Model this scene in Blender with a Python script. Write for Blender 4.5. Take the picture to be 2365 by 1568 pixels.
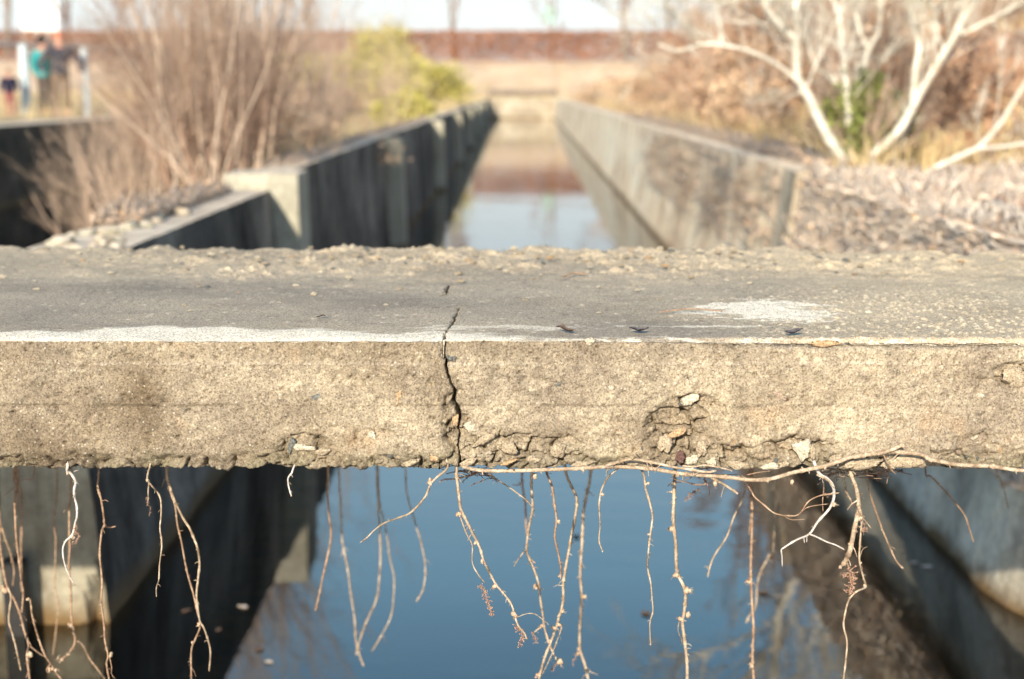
import bpy, math, random
import numpy as np
from mathutils import Vector

# ------------------------------------------------------------------ scene, camera, light
SC = bpy.context.scene
for o in list(bpy.data.objects):
    bpy.data.objects.remove(o)
COL = SC.collection
EYE = 0.57
PITCH = math.radians(9.92)
FPX = 3283.0                      # focal length in units of a 2364 wide picture
cam_d = bpy.data.cameras.new('camera')
cam = bpy.data.objects.new('camera', cam_d); COL.objects.link(cam)
cam.location = (0, 0, EYE)
cam.rotation_euler = (math.pi / 2 - PITCH, 0, 0)
cam_d.sensor_width = 36; cam_d.lens = 50
cam_d.clip_start = 0.05; cam_d.clip_end = 3000
cam_d.dof.use_dof = True
cam_d.dof.focus_distance = 2.19
cam_d.dof.aperture_fstop = 3.3
SC.camera = cam

SUN_EL = math.radians(21.5)
SUN_AZ = math.radians(14.0)       # from behind the camera, a little to the left
wd = bpy.data.worlds.new("World"); SC.world = wd; wd.use_nodes = True
wn = wd.node_tree
sky = wn.nodes.new('ShaderNodeTexSky'); sky.sky_type = 'NISHITA'; sky.sun_disc = False
sky.sun_elevation = SUN_EL
sky.sun_rotation = math.pi + SUN_AZ
sky.air_density = 1.0; sky.dust_density = 1.6; sky.ozone_density = 1.0
bgn = wn.nodes['Background']; bgn.inputs['Strength'].default_value = 0.10
# clear winter sky, whitish along the horizon and deepening to blue above it
tcw = wn.nodes.new('ShaderNodeTexCoord'); sxw = wn.nodes.new('ShaderNodeSeparateXYZ'); wn.links.new(tcw.outputs['Generated'], sxw.inputs[0])
rw = wn.nodes.new('ShaderNodeValToRGB'); wn.links.new(sxw.outputs[2], rw.inputs[0])
stops = [(0.0, (5.8, 6.0, 6.3)), (0.12, (5.5, 6.0, 6.3)), (0.20, (4.6, 6.6, 7.8)), (0.33, (3.5, 6.9, 9.4)), (0.46, (1.5, 3.4, 5.8)), (1.0, (0.4, 0.9, 2.2))]
while len(rw.color_ramp.elements) < len(stops): rw.color_ramp.elements.new(0.5)
for e_, (p_, c_) in zip(rw.color_ramp.elements, stops): e_.position = p_; e_.color = (*[x_ / 10 for x_ in c_], 1)
sc_ = wn.nodes.new('ShaderNodeMix'); sc_.data_type = 'RGBA'; sc_.blend_type = 'MULTIPLY'; sc_.inputs[0].default_value = 1; sc_.inputs[7].default_value = (10, 10, 10, 1)
wn.links.new(rw.outputs[0], sc_.inputs[6])
mw = wn.nodes.new('ShaderNodeMix'); mw.data_type = 'RGBA'; mw.inputs[0].default_value = 0.75
wn.links.new(sky.outputs[0], mw.inputs[6]); wn.links.new(sc_.outputs[2], mw.inputs[7])
wn.links.new(mw.outputs[2], bgn.inputs['Color'])

sd = bpy.data.lights.new('sun', 'SUN'); sun = bpy.data.objects.new('sun', sd); COL.objects.link(sun)
sd.energy = 4.2; sd.angle = math.radians(0.53); sd.color = (1.0, 0.905, 0.735)
to_sun = Vector((-math.sin(SUN_AZ) * math.cos(SUN_EL), -math.cos(SUN_AZ) * math.cos(SUN_EL), math.sin(SUN_EL)))
sun.rotation_euler = to_sun.to_track_quat('Z', 'Y').to_euler()
sun.location = to_sun * 60

SC.view_settings.view_transform = 'Standard'; SC.view_settings.look = 'None'
SC.view_settings.exposure = 0.85; SC.view_settings.gamma = 1.0
SC.view_settings.use_curve_mapping = False
SC.render.engine = 'CYCLES'
SC.cycles.max_bounces = 6; SC.cycles.transparent_max_bounces = 12
SC.cycles.use_denoising = True

# ------------------------------------------------------------------ helpers
rng = np.random.default_rng(7)

def P(u, v, d):
    """point seen at picture position u,v (2364 x 1568) at forward distance d"""
    dx = (u - 1182) / FPX; dy = (784 - v) / FPX
    c, s = math.cos(PITCH), math.sin(PITCH)
    y = c + s * dy; z = -s + c * dy
    k = d / y
    return (dx * k, d, EYE + z * k)

def hash2(ix, iy, seed):
    n = (ix.astype(np.int64) * 374761393 + iy.astype(np.int64) * 668265263 + seed * 1442695041) & 0xffffffff
    n = ((n ^ (n >> 13)) * 1274126177) & 0xffffffff
    n = ((n ^ (n >> 16)) * 2246822519) & 0xffffffff
    return (n ^ (n >> 15)) & 0xffffffff

def pnoise(x, y, seed=0):
    x0 = np.floor(x); y0 = np.floor(y); fx = x - x0; fy = y - y0
    u = fx * fx * fx * (fx * (fx * 6 - 15) + 10); v = fy * fy * fy * (fy * (fy * 6 - 15) + 10)
    def g(ix, iy, dx, dy):
        a = hash2(ix, iy, seed) / 4294967296.0 * 2 * np.pi
        return np.cos(a) * dx + np.sin(a) * dy
    a = g(x0, y0, fx, fy); b = g(x0 + 1, y0, fx - 1, fy)
    c = g(x0, y0 + 1, fx, fy - 1); d = g(x0 + 1, y0 + 1, fx - 1, fy - 1)
    return ((a + (b - a) * u) + ((c + (d - c) * u) - (a + (b - a) * u)) * v) * 1.5

def fbm(x, y, seed=0, octaves=4, gain=0.5):
    s = 0; a = 1.0; t = 0
    for i in range(octaves):
        s = s + a * pnoise(x * 2 ** i + 17.3 * i, y * 2 ** i - 9.1 * i, seed + i); t += a; a *= gain
    return s / t

def worley(x, y, seed=0):
    x0 = np.floor(x); y0 = np.floor(y)
    f1 = np.full(np.shape(x), 9.0); f2 = f1.copy(); cid = np.zeros(np.shape(x))
    for i in (-1, 0, 1):
        for j in (-1, 0, 1):
            cx = x0 + i; cy = y0 + j
            h = hash2(cx, cy, seed)
            px = cx + (h & 0xffff) / 65536.0; py = cy + (h >> 16) / 65536.0
            d = np.hypot(x - px, y - py)
            near = d < f1
            f2 = np.where(near, f1, np.minimum(f2, d))
            cid = np.where(near, hash2(cx, cy, seed + 5) / 4294967296.0, cid)
            f1 = np.where(near, d, f1)
    return f1, f2, cid

def sstep(a, b, x):
    t = np.clip((x - a) / (b - a), 0, 1); return t * t * (3 - 2 * t)

def mesh_np(name, v, f, mat=None, smooth=True, parent=None, loc=None, col=None, link=True):
    """v (n,3); f (m,3|4) int array, or list of such arrays"""
    me = bpy.data.meshes.new(name)
    fs = f if isinstance(f, list) else [f]
    fs = [np.asarray(a, dtype=np.int32) for a in fs if len(a)]
    v = np.asarray(v, dtype=np.float32).reshape(-1, 3)
    me.vertices.add(len(v)); me.vertices.foreach_set('co', v.ravel())
    loops = np.concatenate([a.ravel() for a in fs]); tot = np.concatenate([np.full(len(a), a.shape[1], np.int32) for a in fs])
    me.loops.add(len(loops)); me.loops.foreach_set('vertex_index', loops)
    me.polygons.add(len(tot))
    st = np.zeros(len(tot), np.int32); st[1:] = np.cumsum(tot)[:-1]
    me.polygons.foreach_set('loop_start', st); me.polygons.foreach_set('loop_total', tot)
    me.update(calc_edges=True)
    me.polygons.foreach_set('use_smooth', np.full(len(tot), smooth))
    if col is not None:
        ca = me.color_attributes.new('tone', 'FLOAT_COLOR', 'POINT')
        c = np.ones((len(v), 4), np.float32); c[:, :col.shape[1]] = col
        ca.data.foreach_set('color', c.ravel())
    if mat: me.materials.append(mat)
    o = bpy.data.objects.new(name, me)
    if link: COL.objects.link(o)
    if parent: o.parent = parent
    if loc is not None: o.location = loc
    return o

def grid_faces(nr, nc, off=0, flip=False):
    i = np.arange(nr - 1)[:, None] * nc + np.arange(nc - 1)[None, :] + off
    f = np.stack([i, i + 1, i + nc + 1, i + nc], -1).reshape(-1, 4)
    return f[:, ::-1] if flip else f

def tag(o, label=None, cat=None, group=None, kind=None):
    if label: o['label'] = label
    if cat: o['category'] = cat
    if group: o['group'] = group
    if kind: o['kind'] = kind
    return o

def empty(name, loc=(0, 0, 0), label=None, cat=None, group=None):
    o = bpy.data.objects.new(name, None); COL.objects.link(o); o.location = loc
    o.empty_display_size = 0.1
    return tag(o, label, cat, group)

def tubes(pts, rad, n=3, ref=(0.13, 1.0, 0.07), off=0, close=True):
    """pts (N,K,3) rad (N,K) -> verts, quads, caps"""
    pts = np.asarray(pts, float); rad = np.asarray(rad, float)
    N, K, _ = pts.shape
    t = np.gradient(pts, axis=1); t /= np.linalg.norm(t, axis=2, keepdims=True) + 1e-9
    r = np.asarray(ref, float); r = r / np.linalg.norm(r)
    a = np.cross(t, r); a /= np.linalg.norm(a, axis=2, keepdims=True) + 1e-9
    b = np.cross(t, a)
    ang = np.arange(n) / n * 2 * np.pi
    v = pts[:, :, None, :] + rad[:, :, None, None] * (np.cos(ang)[None, None, :, None] * a[:, :, None, :] + np.sin(ang)[None, None, :, None] * b[:, :, None, :])
    base = (np.arange(N) * K * n)[:, None, None] + (np.arange(K - 1) * n)[None, :, None]
    j = np.arange(n)[None, None, :]; j2 = (j + 1) % n
    f = np.stack([base + j, base + j2, base + n + j2, base + n + j], -1).reshape(-1, 4) + off
    caps = []
    if close and n == 3:
        e = (np.arange(N) * K * n)[:, None] + (K - 1) * n + np.arange(3)[None, :]
        caps = e + off
    return v.reshape(-1, 3), f, caps

def join_parts(parts):
    vs, qs, ts = [], [], []; off = 0
    for v, q, c in parts:
        vs.append(v); qs.append(np.asarray(q) + off)
        if len(c): ts.append(np.asarray(c) + off)
        off += len(v)
    fs = [np.concatenate(qs)]
    if ts: fs.append(np.concatenate(ts))
    return np.concatenate(vs), fs

def catmull(p, per=6):
    p = np.asarray(p, float)
    q = np.vstack([2 * p[0] - p[1], p, 2 * p[-1] - p[-2]])
    out = []
    for i in range(len(p) - 1):
        a, b, c, d = q[i], q[i + 1], q[i + 2], q[i + 3]
        t = (np.arange(per) / per)[:, None]
        out.append(0.5 * (2 * b + (c - a) * t + (2 * a - 5 * b + 4 * c - d) * t ** 2 + (3 * b - a - 3 * c + d) * t ** 3))
    out.append(p[-1:])
    return np.vstack(out)

_ico = None
def ico(sub=1):
    import bmesh
    bm = bmesh.new(); bmesh.ops.create_icosphere(bm, subdivisions=sub, radius=1)
    v = np.array([x.co[:] for x in bm.verts]); f = np.array([[q.index for q in x.verts] for x in bm.faces]); bm.free()
    return v, f

ICO1 = ico(1); ICO2 = ico(2); ICO3 = ico(3)

def lump(r, seed, base=None, rough=0.22, freq=1.6):
    v, f = base or ICO2
    s = seed * 3.7
    d = 1 + rough * pnoise(v[:, 0] * freq + s, v[:, 1] * freq + v[:, 2] * 1.3 + s, seed) + rough * 0.6 * pnoise(v[:, 2] * freq * 2 + s, v[:, 0] * 2 * freq - s, seed + 3)
    return v * d[:, None] * np.asarray(r), f

# ------------------------------------------------------------------ materials
class M:
    def __init__(s, name, rough=0.9, spec=0.25):
        s.m = bpy.data.materials.new(name); s.m.use_nodes = True
        s.t = s.m.node_tree; s.b = s.t.nodes['Principled BSDF']
        s.b.inputs['Roughness'].default_value = rough
        s.b.inputs['Specular IOR Level'].default_value = spec
        tc = s.t.nodes.new('ShaderNodeTexCoord'); s.co = tc.outputs['Object']
    def node(s, k, **kw):
        n = s.t.nodes.new(k)
        for a, b in kw.items(): setattr(n, a, b)
        return n
    def link(s, a, b): s.t.links.new(a, b)
    def map(s, scale):
        n = s.node('ShaderNodeMapping'); n.inputs['Scale'].default_value = scale; s.link(s.co, n.inputs[0]); return n.outputs[0]
    def noise(s, scale, detail=4, rough=0.6, vec=None, dist=0):
        n = s.node('ShaderNodeTexNoise'); n.inputs['Scale'].default_value = scale; n.inputs['Detail'].default_value = detail
        n.inputs['Roughness'].default_value = rough; n.inputs['Distortion'].default_value = dist
        s.link(vec or s.co, n.inputs['Vector']); return n.outputs['Fac']
    def vor(s, scale, vec=None, out='Distance', feature='F1'):
        n = s.node('ShaderNodeTexVoronoi', feature=feature); n.inputs['Scale'].default_value = scale
        s.link(vec or s.co, n.inputs['Vector']); return n.outputs[out]
    def ramp(s, fac, stops):
        n = s.node('ShaderNodeValToRGB'); r = n.color_ramp
        while len(r.elements) < len(stops): r.elements.new(0.5)
        for e, (p, c) in zip(r.elements, stops):
            e.position = p; e.color = (*c, 1) if not isinstance(c, (int, float)) else (c, c, c, 1)
        s.link(fac, n.inputs[0]); return n.outputs[0]
    def mix(s, a, b, fac, mode='MIX'):
        n = s.node('ShaderNodeMix', data_type='RGBA', blend_type=mode)
        for v, i in ((a, 6), (b, 7)):
            if isinstance(v, tuple): n.inputs[i].default_value = (*v, 1)
            else: s.link(v, n.inputs[i])
        if isinstance(fac, (int, float)): n.inputs[0].default_value = fac
        else: s.link(fac, n.inputs[0])
        return n.outputs[2]
    def math(s, op, a, b=0.0, c=None):
        n = s.node('ShaderNodeMath', operation=op)
        for v, i in ((a, 0), (b, 1), (c, 2)):
            if v is None: continue
            if isinstance(v, (int, float)): n.inputs[i].default_value = v
            else: s.link(v, n.inputs[i])
        return n.outputs[0]
    def color(s, c):
        if isinstance(c, tuple): s.b.inputs['Base Color'].default_value = (*c, 1)
        else: s.link(c, s.b.inputs['Base Color'])
    def bump(s, h, strength=0.5, dist=0.01, prev=None):
        n = s.node('ShaderNodeBump'); n.inputs['Strength'].default_value = strength; n.inputs['Distance'].default_value = dist
        s.link(h, n.inputs['Height'])
        if prev is not None: s.link(prev, n.inputs['Normal'])
        s.link(n.outputs[0], s.b.inputs['Normal']); return n.outputs[0]

def simple(name, c1, c2, scale=20, rough=0.9, bump=0.3, bd=0.003, spec=0.2, var=0.0):
    m = M(name, rough, spec)
    f = m.noise(scale, 4)
    c = m.ramp(f, [(0.3, c1), (0.7, c2)])
    if var:
        oi = m.node('ShaderNodeObjectInfo')
        c = m.mix(c, (0.05, 0.04, 0.03), m.math('MULTIPLY', oi.outputs['Random'], var))
    m.color(c)
    if bump: m.bump(m.noise(scale * 3, 3), bump, bd)
    return m.m

# slab concrete: the tone attribute carries the large stains (paint of the surface itself), nodes add grain
def slab_material():
    m = M('weathered_slab_concrete', 0.93, 0.2)
    at = m.node('ShaderNodeAttribute', attribute_name='tone')
    g1 = m.noise(330, 3, 0.8)
    g2 = m.noise(150, 4, 0.7)
    c = m.mix(at.outputs['Color'], m.ramp(g1, [(0.35, (0.26, 0.22, 0.18)), (0.45, (0.95, 0.87, 0.86)), (0.56, (1.15, 1.13, 1.10)), (0.68, (1.75, 1.70, 1.60))]), 0.9, 'MULTIPLY')
    c = m.mix(c, m.ramp(g2, [(0.3, (0.7, 0.66, 0.6)), (0.5, (1, 1, 1)), (0.7, (1.2, 1.18, 1.14))]), 0.55, 'MULTIPLY')
    # small sand and gravel grains of many tints
    v = m.node('ShaderNodeTexVoronoi'); v.inputs['Scale'].default_value = 210; m.link(m.co, v.inputs['Vector'])
    grain = m.math('LESS_THAN', v.outputs['Distance'], 0.33)
    sep = m.node('ShaderNodeSeparateColor'); m.link(v.outputs['Color'], sep.inputs[0])
    pick = m.math('GREATER_THAN', sep.outputs[0], 0.8)
    tint = m.ramp(sep.outputs[1], [(0.0, (0.16, 0.14, 0.13)), (0.35, (0.30, 0.27, 0.24)), (0.55, (0.45, 0.32, 0.2)), (0.75, (0.62, 0.55, 0.42)), (1.0, (0.72, 0.68, 0.6))])
    c = m.mix(c, tint, m.math('MULTIPLY', m.math('MULTIPLY', grain, pick), 0.5))
    m.color(c)
    n1 = m.bump(m.noise(260, 5, 0.8), 0.9, 0.0034)
    n2 = m.bump(m.vor(230), 0.35, 0.0012, n1)
    m.bump(m.noise(1100, 2, 0.7), 0.5, 0.0006, n2)
    return m.m
MAT_SLAB = slab_material()

def wall_material(name, base, dark, pale, streak=0.6, line_z=-1.30, dust=0.9, sdark=(0.30, 0.25, 0.22)):
    m = M(name, 0.92, 0.2)
    big = m.noise(0.9, 5, 0.65)
    st = m.noise(1.0, 5, 0.7, m.map((5.5, 2.4, 0.42)), 0.6)
    c = m.ramp(big, [(0.32, dark), (0.5, base), (0.68, pale)])
    c = m.mix(c, m.ramp(st, [(0.36, sdark), (0.5, (0.85, 0.83, 0.8)), (0.62, (1.12, 1.1, 1.06))]), streak, 'MULTIPLY')
    c = m.mix(c, m.ramp(m.noise(24, 4, 0.7), [(0.35, (0.65, 0.62, 0.58)), (0.6, (1.1, 1.1, 1.1))]), 0.6, 'MULTIPLY')
    # pale dust and litter settled on the level top
    gn = m.node('ShaderNodeNewGeometry'); sn = m.node('ShaderNodeSeparateXYZ'); m.link(gn.outputs['True Normal'], sn.inputs[0])
    up = m.ramp(sn.outputs[2], [(0.7, 0.0), (0.85, dust)])
    c = m.mix(c, m.ramp(m.noise(7, 5, 0.7), [(0.3, (0.50, 0.38, 0.28)), (0.6, (0.82, 0.68, 0.52))]), up)
    # rusty green tide mark just above the water
    xyz = m.node('ShaderNodeSeparateXYZ'); m.link(m.co, xyz.inputs[0])
    z = m.math('ADD', xyz.outputs[2], m.math('MULTIPLY', m.noise(6, 3), 0.12))
    band = m.ramp(m.math('SUBTRACT', z, line_z), [(0.07, 1.0), (0.17, 0.0)])
    c = m.mix(c, (0.16, 0.10, 0.045), band)
    m.color(c)
    b = m.bump(m.noise(30, 5, 0.7), 0.6, 0.02)
    m.bump(m.noise(3, 4, 0.6), 0.5, 0.06, b)
    return m.m
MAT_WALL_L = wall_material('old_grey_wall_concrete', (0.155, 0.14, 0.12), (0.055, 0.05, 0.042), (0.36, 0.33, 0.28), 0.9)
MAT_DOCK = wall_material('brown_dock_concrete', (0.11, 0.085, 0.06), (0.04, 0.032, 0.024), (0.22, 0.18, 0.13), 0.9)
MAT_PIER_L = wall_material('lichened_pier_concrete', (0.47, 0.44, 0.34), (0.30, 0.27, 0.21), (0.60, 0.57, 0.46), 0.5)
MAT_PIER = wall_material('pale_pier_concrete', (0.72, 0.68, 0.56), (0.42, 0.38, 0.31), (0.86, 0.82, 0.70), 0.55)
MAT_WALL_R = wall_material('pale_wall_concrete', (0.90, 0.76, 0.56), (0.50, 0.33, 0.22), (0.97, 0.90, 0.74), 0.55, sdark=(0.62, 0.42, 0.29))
MAT_END = wall_material('weathered_end_concrete', (0.42, 0.35, 0.26), (0.22, 0.18, 0.14), (0.58, 0.52, 0.42), 0.4)
MAT_PILASTER = wall_material('limewashed_pilaster', (0.43, 0.40, 0.31), (0.33, 0.30, 0.24), (0.52, 0.49, 0.40), 0.3)

def bark_material(name, a, b, c, sc=60, rough=0.8):
    m = M(name, rough, 0.25)
    col = m.ramp(m.noise(sc, 4, 0.7), [(0.3, a), (0.5, b), (0.7, c)])
    col = m.mix(col, m.ramp(m.noise(sc * 8, 2, 0.6), [(0.35, (0.6, 0.55, 0.5)), (0.55, (1.05, 1.05, 1.05))]), 0.6, 'MULTIPLY')
    m.color(col)
    m.bump(m.noise(sc * 7, 3, 0.7), 0.7, 0.0012)
    return m.m
MAT_VINE = bark_material('vine_bark', (0.17, 0.115, 0.075), (0.39, 0.29, 0.20), (0.64, 0.53, 0.41))
MAT_VINE_RED = bark_material('young_vine_bark', (0.17, 0.10, 0.065), (0.34, 0.22, 0.145), (0.52, 0.38, 0.27))
MAT_VINE_GREY = bark_material('grey_vine_bark', (0.32, 0.27, 0.24), (0.56, 0.5, 0.45), (0.76, 0.7, 0.63))
MAT_BUD = bark_material('bud_scale', (0.30, 0.17, 0.10), (0.50, 0.36, 0.25), (0.70, 0.58, 0.44), 160)
MAT_BUD_RED = bark_material('dried_flower_cluster', (0.24, 0.12, 0.08), (0.42, 0.25, 0.17), (0.6, 0.42, 0.31), 160)
MAT_WHITEBARK = simple('pale_smooth_bark', (0.40, 0.35, 0.27), (0.88, 0.84, 0.74), 9, 0.6, 0.3, 0.004)
MAT_TAN = simple('tan_shrub_bark', (0.34, 0.24, 0.18), (0.60, 0.45, 0.34), 6, 0.85, 0.0)
MAT_TWIG = simple('brown_twig_bark', (0.20, 0.125, 0.09), (0.42, 0.28, 0.205), 5, 0.9, 0.0)
MAT_DARKTRUNK = simple('grey_brown_trunk_bark', (0.14, 0.11, 0.09), (0.28, 0.22, 0.17), 4, 0.9, 0.0)
# ------------------------------------------------------------------ the concrete slab across the channel
def Q(u, v, z):
    """point seen at picture position u,v on the level z"""
    a = P(u, v, 1.0)
    k = (z - EYE) / (a[2] - EYE)
    return (a[0] * k, k)

YF = 2.115
def FXZ(u, v):
    p = P(u, v, YF); return p[0], p[2]

def seg_dist(px, py, pl, wid=None):
    best = np.full(px.shape, 9.0); w = np.zeros(px.shape)
    for i in range(len(pl) - 1):
        ax, ay = pl[i]; bx, by = pl[i + 1]
        dx, dy = bx - ax, by - ay; L = dx * dx + dy * dy
        t = np.clip(((px - ax) * dx + (py - ay) * dy) / L, 0, 1)
        d = np.hypot(px - ax - t * dx, py - ay - t * dy)
        near = d < best
        best = np.where(near, d, best)
        if wid is not None: w = np.where(near, wid[i] + (wid[i + 1] - wid[i]) * t, w)
    return best, w

def build_slab():
    xs = np.concatenate([np.arange(-3.3, -1.4, 0.09), np.arange(-1.4, -0.86, 0.006), np.arange(-0.86, -0.15, 0.0023),
                         np.arange(-0.15, -0.05, 0.0011), np.arange(-0.05, 0.86, 0.0023), np.arange(0.86, 1.4, 0.006), np.arange(1.4, 3.31, 0.09)])
    under = np.concatenate([np.linspace(3.40, 2.25, 8), np.linspace(2.22, 2.13, 10)])
    front = np.linspace(0.002, 0.198, 90)
    topy = YF + 1.30 * (np.concatenate([np.linspace(0, 0.12, 62)[:-1], np.linspace(0.12, 0.5, 130)[:-1], np.linspace(0.5, 1.0, 150)])) ** 1.0
    nU, nF, nT, nB = len(under), len(front), len(topy), 8
    NR = nU + nF + nT + nB
    Y = np.concatenate([under, np.full(nF, YF), topy, np.full(nB, topy[-1])])
    Z = np.concatenate([np.zeros(nU), front, np.full(nT, 0.2), np.linspace(0.17, 0.0, nB)])
    X, YY = np.meshgrid(xs, Y); _, ZZ = np.meshgrid(xs, Z)
    isU = np.zeros(NR, bool); isU[:nU] = 1
    isF = np.zeros(NR, bool); isF[nU:nU + nF] = 1
    isT = np.zeros(NR, bool); isT[nU + nF:nU + nF + nT] = 1
    isB = np.zeros(NR, bool); isB[-nB:] = 1
    y = YY.copy(); z = ZZ.copy(); x = X.copy()
    col = np.zeros(X.shape + (3,), np.float32)
    # ---------- front face
    fx, fz = X[isF], ZZ[isF]
    h = 0.0035 * fbm(fx * 9, fz * 9, 3, 3) + 0.0034 * fbm(fx * 45, fz * 45, 11, 4, 0.65)
    h += 0.0009 * pnoise(fx * 260, fz * 260, 19) - 0.0045 * sstep(0.25, 0.6, fbm(fx * 60, fz * 60, 20, 3))
    warp = 0.012 * fbm(fx * 30, fz * 30, 21, 3)
    mask = np.zeros(fx.shape)
    for (cu, cv, ru, rv, s) in ((700, 1032, 70, 34, .75), (1052, 985, 34, 85, .8), (1165, 1040, 120, 48, .9), (1290, 1045, 70, 45, .75),
                                (1560, 1000, 80, 75, 1.0), (1600, 940, 70, 30, .7), (1660, 1062, 140, 36, 1), (1850, 1055, 120, 48, .9),
                                (2010, 1075, 110, 26, .9), (2200, 1062, 160, 24, .6), (2345, 868, 50, 34, .55), (950, 1075, 320, 18, .7),
                                (860, 1010, 60, 22, .35), (2270, 1030, 60, 40, .35), (2250, 900, 60, 40, .25)):
        cx, cz = FXZ(cu, cv); rx = ru / FPX * 2.17; rz = rv / FPX * 2.17
        r = np.hypot((fx - cx) / rx, (fz - cz) / rz) + warp * 18
        mask = np.maximum(mask, s * (1 - sstep(0.65, 1.15, r)))
    mask = np.maximum(mask, 0.75 * (1 - sstep(0.008, 0.024, fz + warp * 0.9)))
    wx = fx + 0.010 * fbm(fx * 22, fz * 22, 33, 3); wz = fz + 0.010 * fbm(fx * 22 + 40, fz * 22, 35, 3)
    f1, f2, cid = worley(wx * 24 + wz * 9, wz * 46 - wx * 5, 5)
    crev = 1 - sstep(0.0, 0.13 + 0.12 * pnoise(fx * 30, fz * 30, 62), f2 - f1)
    g1, g2, gid = worley(wx * 70, wz * 95, 8)
    h -= mask * (0.030 * cid * (0.5 + 0.5 * pnoise(fx * 14, fz * 14, 61)) + 0.026 * crev * (cid > 0.3) + 0.006 * gid + 0.006 * (1 - sstep(0, 0.25, g2 - g1)))
    h += mask * 0.006 * (0.6 - f1)
    # sparse small flake marks and pin holes over the whole face
    f1, f2, cid = worley(fx * 32, fz * 32, 77)
    h -= (cid > 0.84) * np.clip(0.28 - f1, 0, 1) * 0.016
    h += (cid < 0.16) * np.clip(0.24 - f1, 0, 1) * 0.010
    f1, f2, pid = worley(fx * 75, fz * 75, 78)
    h -= (pid > 0.88) * sstep(0.26, 0.1, f1) * 0.006
    # short curved hairline nicks
    for k in range(26):
        u0 = rng.uniform(150, 2330); v0 = rng.uniform(820, 1060); a = rng.uniform(-1.2, 1.3)
        L = rng.uniform(12, 45)
        pl = [FXZ(u0 + L * t * math.cos(a + 0.8 * t), v0 + L * t * math.sin(a + 0.8 * t)) for t in (0, .35, .7, 1)]
        d, _ = seg_dist(fx, fz, pl)
        h -= 0.004 * np.exp(-(d / 0.0016) ** 2)
    # board joint lines left by the formwork
    jl = 0.0975 + 0.0030 * fbm(fx * 6, fx * 0, 50, 3)
    h -= 0.0036 * np.exp(-((fz - jl) / 0.0017) ** 2) * sstep(-0.1, 0.2, fbm(fx * 5, fx * 0 + 3, 51, 4))
    h += 0.0012 * sstep(-0.002, 0.002, fz - jl)
    jl2 = 0.163 + 0.001 * pnoise(fx * 5, fx * 0, 52)
    h += 0.0014 * np.exp(-((fz - jl2) / 0.0012) ** 2) * sstep(0.0, 0.3, fbm(fx * 5, fx * 0 + 8, 53, 3) + 0.2)
    # worn upper arris
    ed = 0.0025 + 0.010 * sstep(0.0, 0.5, fx) + 0.0035 * fbm(fx * 25, fx * 0, 56, 3)
    tt = sstep(0.175, 0.2, fz) ** 2
    h -= tt * ed
    # the crack
    ck = [(1024, 780), (1027, 800), (1024, 815), (1030, 835), (1031, 852), (1035, 872), (1043, 888), (1052, 905), (1046, 925), (1058, 948), (1062, 965), (1056, 985), (1060, 1010), (1056, 1035), (1062, 1062), (1061, 1086)]
    cw = [.0022, .0026, .0030, .0028, .0024, .0020, .0014, .003, .0045, .0055, .004, .0022, .0016, .0015, .0022, .004]
    cp = [FXZ(*p) for p in ck]
    jit = 0.0030 * fbm(fz * 110, fz * 0, 71, 3, 0.6)
    d, w = seg_dist(fx + jit, fz, cp, [q * 0.8 for q in cw])
    ckd = sstep(1.0, 0.35, d / w)
    h -= 0.03 * ckd
    h -= 0.004 * np.exp(-(d / 0.006) ** 2)
    y[isF] = YF - h
    z[isF] = fz - tt * ed * 0.5
    h0 = h - 0.0035 * fbm(fx * 9, fz * 9, 3, 3)
    h0 = (h0 + 0.003) * (mask < 0.1)
    # colour of the front: warm sand with brown-grey washes
    lo = fbm(fx * 5, fz * 7, 101, 4); md = fbm(fx * 26, fz * 26, 105, 4, 0.65)
    base = np.array([0.345, 0.287, 0.214]); br = np.array([0.17, 0.142, 0.11]); lt = np.array([0.60, 0.53, 0.39])
    k = np.clip(0.42 + 0.75 * lo + 0.5 * md, 0, 1)[..., None]
    dirty = np.zeros(fx.shape)
    for (cu, cv, ru, rv, s) in ((330, 930, 80, 190, .6), (90, 1060, 160, 60, .5), (1010, 880, 45, 120, .4), (1030, 985, 60, 80, .3), (700, 960, 120, 50, .3), (860, 800, 1000, 26, .35), (1290, 1000, 90, 30, .35), (560, 1040, 200, 50, .3), (1870, 1000, 30, 40, .3), (1960, 900, 160, 60, .2)):
        cx, cz = FXZ(cu, cv); rx = ru / FPX * 2.17; rz = rv / FPX * 2.17
        dirty = np.maximum(dirty, s * np.exp(-(((fx - cx) / rx) ** 2 + ((fz - cz) / rz) ** 2) * 1.2))
    c = br + (lt - br) * k
    c = c * 0.55 + base * 0.45
    f1, f2, aid = worley(fx * 60 + 0.4 * pnoise(fx * 90, fz * 90, 63), fz * 75, 108)
    blot = sstep(0.42, 0.30, f1)
    c = c * (1 + blot * (0.22 * (aid > 0.86) - 0.20 * (aid < 0.12)))[..., None]
    f1, f2, aid = worley(fx * 130, fz * 130, 109)
    c = c * (1 + sstep(0.4, 0.25, f1) * (0.28 * (aid > 0.85) - 0.30 * (aid < 0.18)))[..., None]
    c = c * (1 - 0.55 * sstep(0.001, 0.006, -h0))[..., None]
    c = c * (1 - (dirty * (0.7 + 0.8 * np.clip(md + 0.4, 0, 1)))[..., None] * np.array([0.72, 0.78, 0.84]))
    wash = sstep(-0.05, 0.4, fbm(fx * 2.6 + 3, fz * 5, 115, 4))[..., None]; c = c * (1 - wash * np.array([0.20, 0.23, 0.27]))
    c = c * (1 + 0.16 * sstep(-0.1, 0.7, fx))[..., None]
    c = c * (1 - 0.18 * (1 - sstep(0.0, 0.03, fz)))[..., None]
    c += 0.05 * (np.exp(-((fz - jl2) / 0.0016) ** 2) * (lo > -0.15))[..., None]
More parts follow.
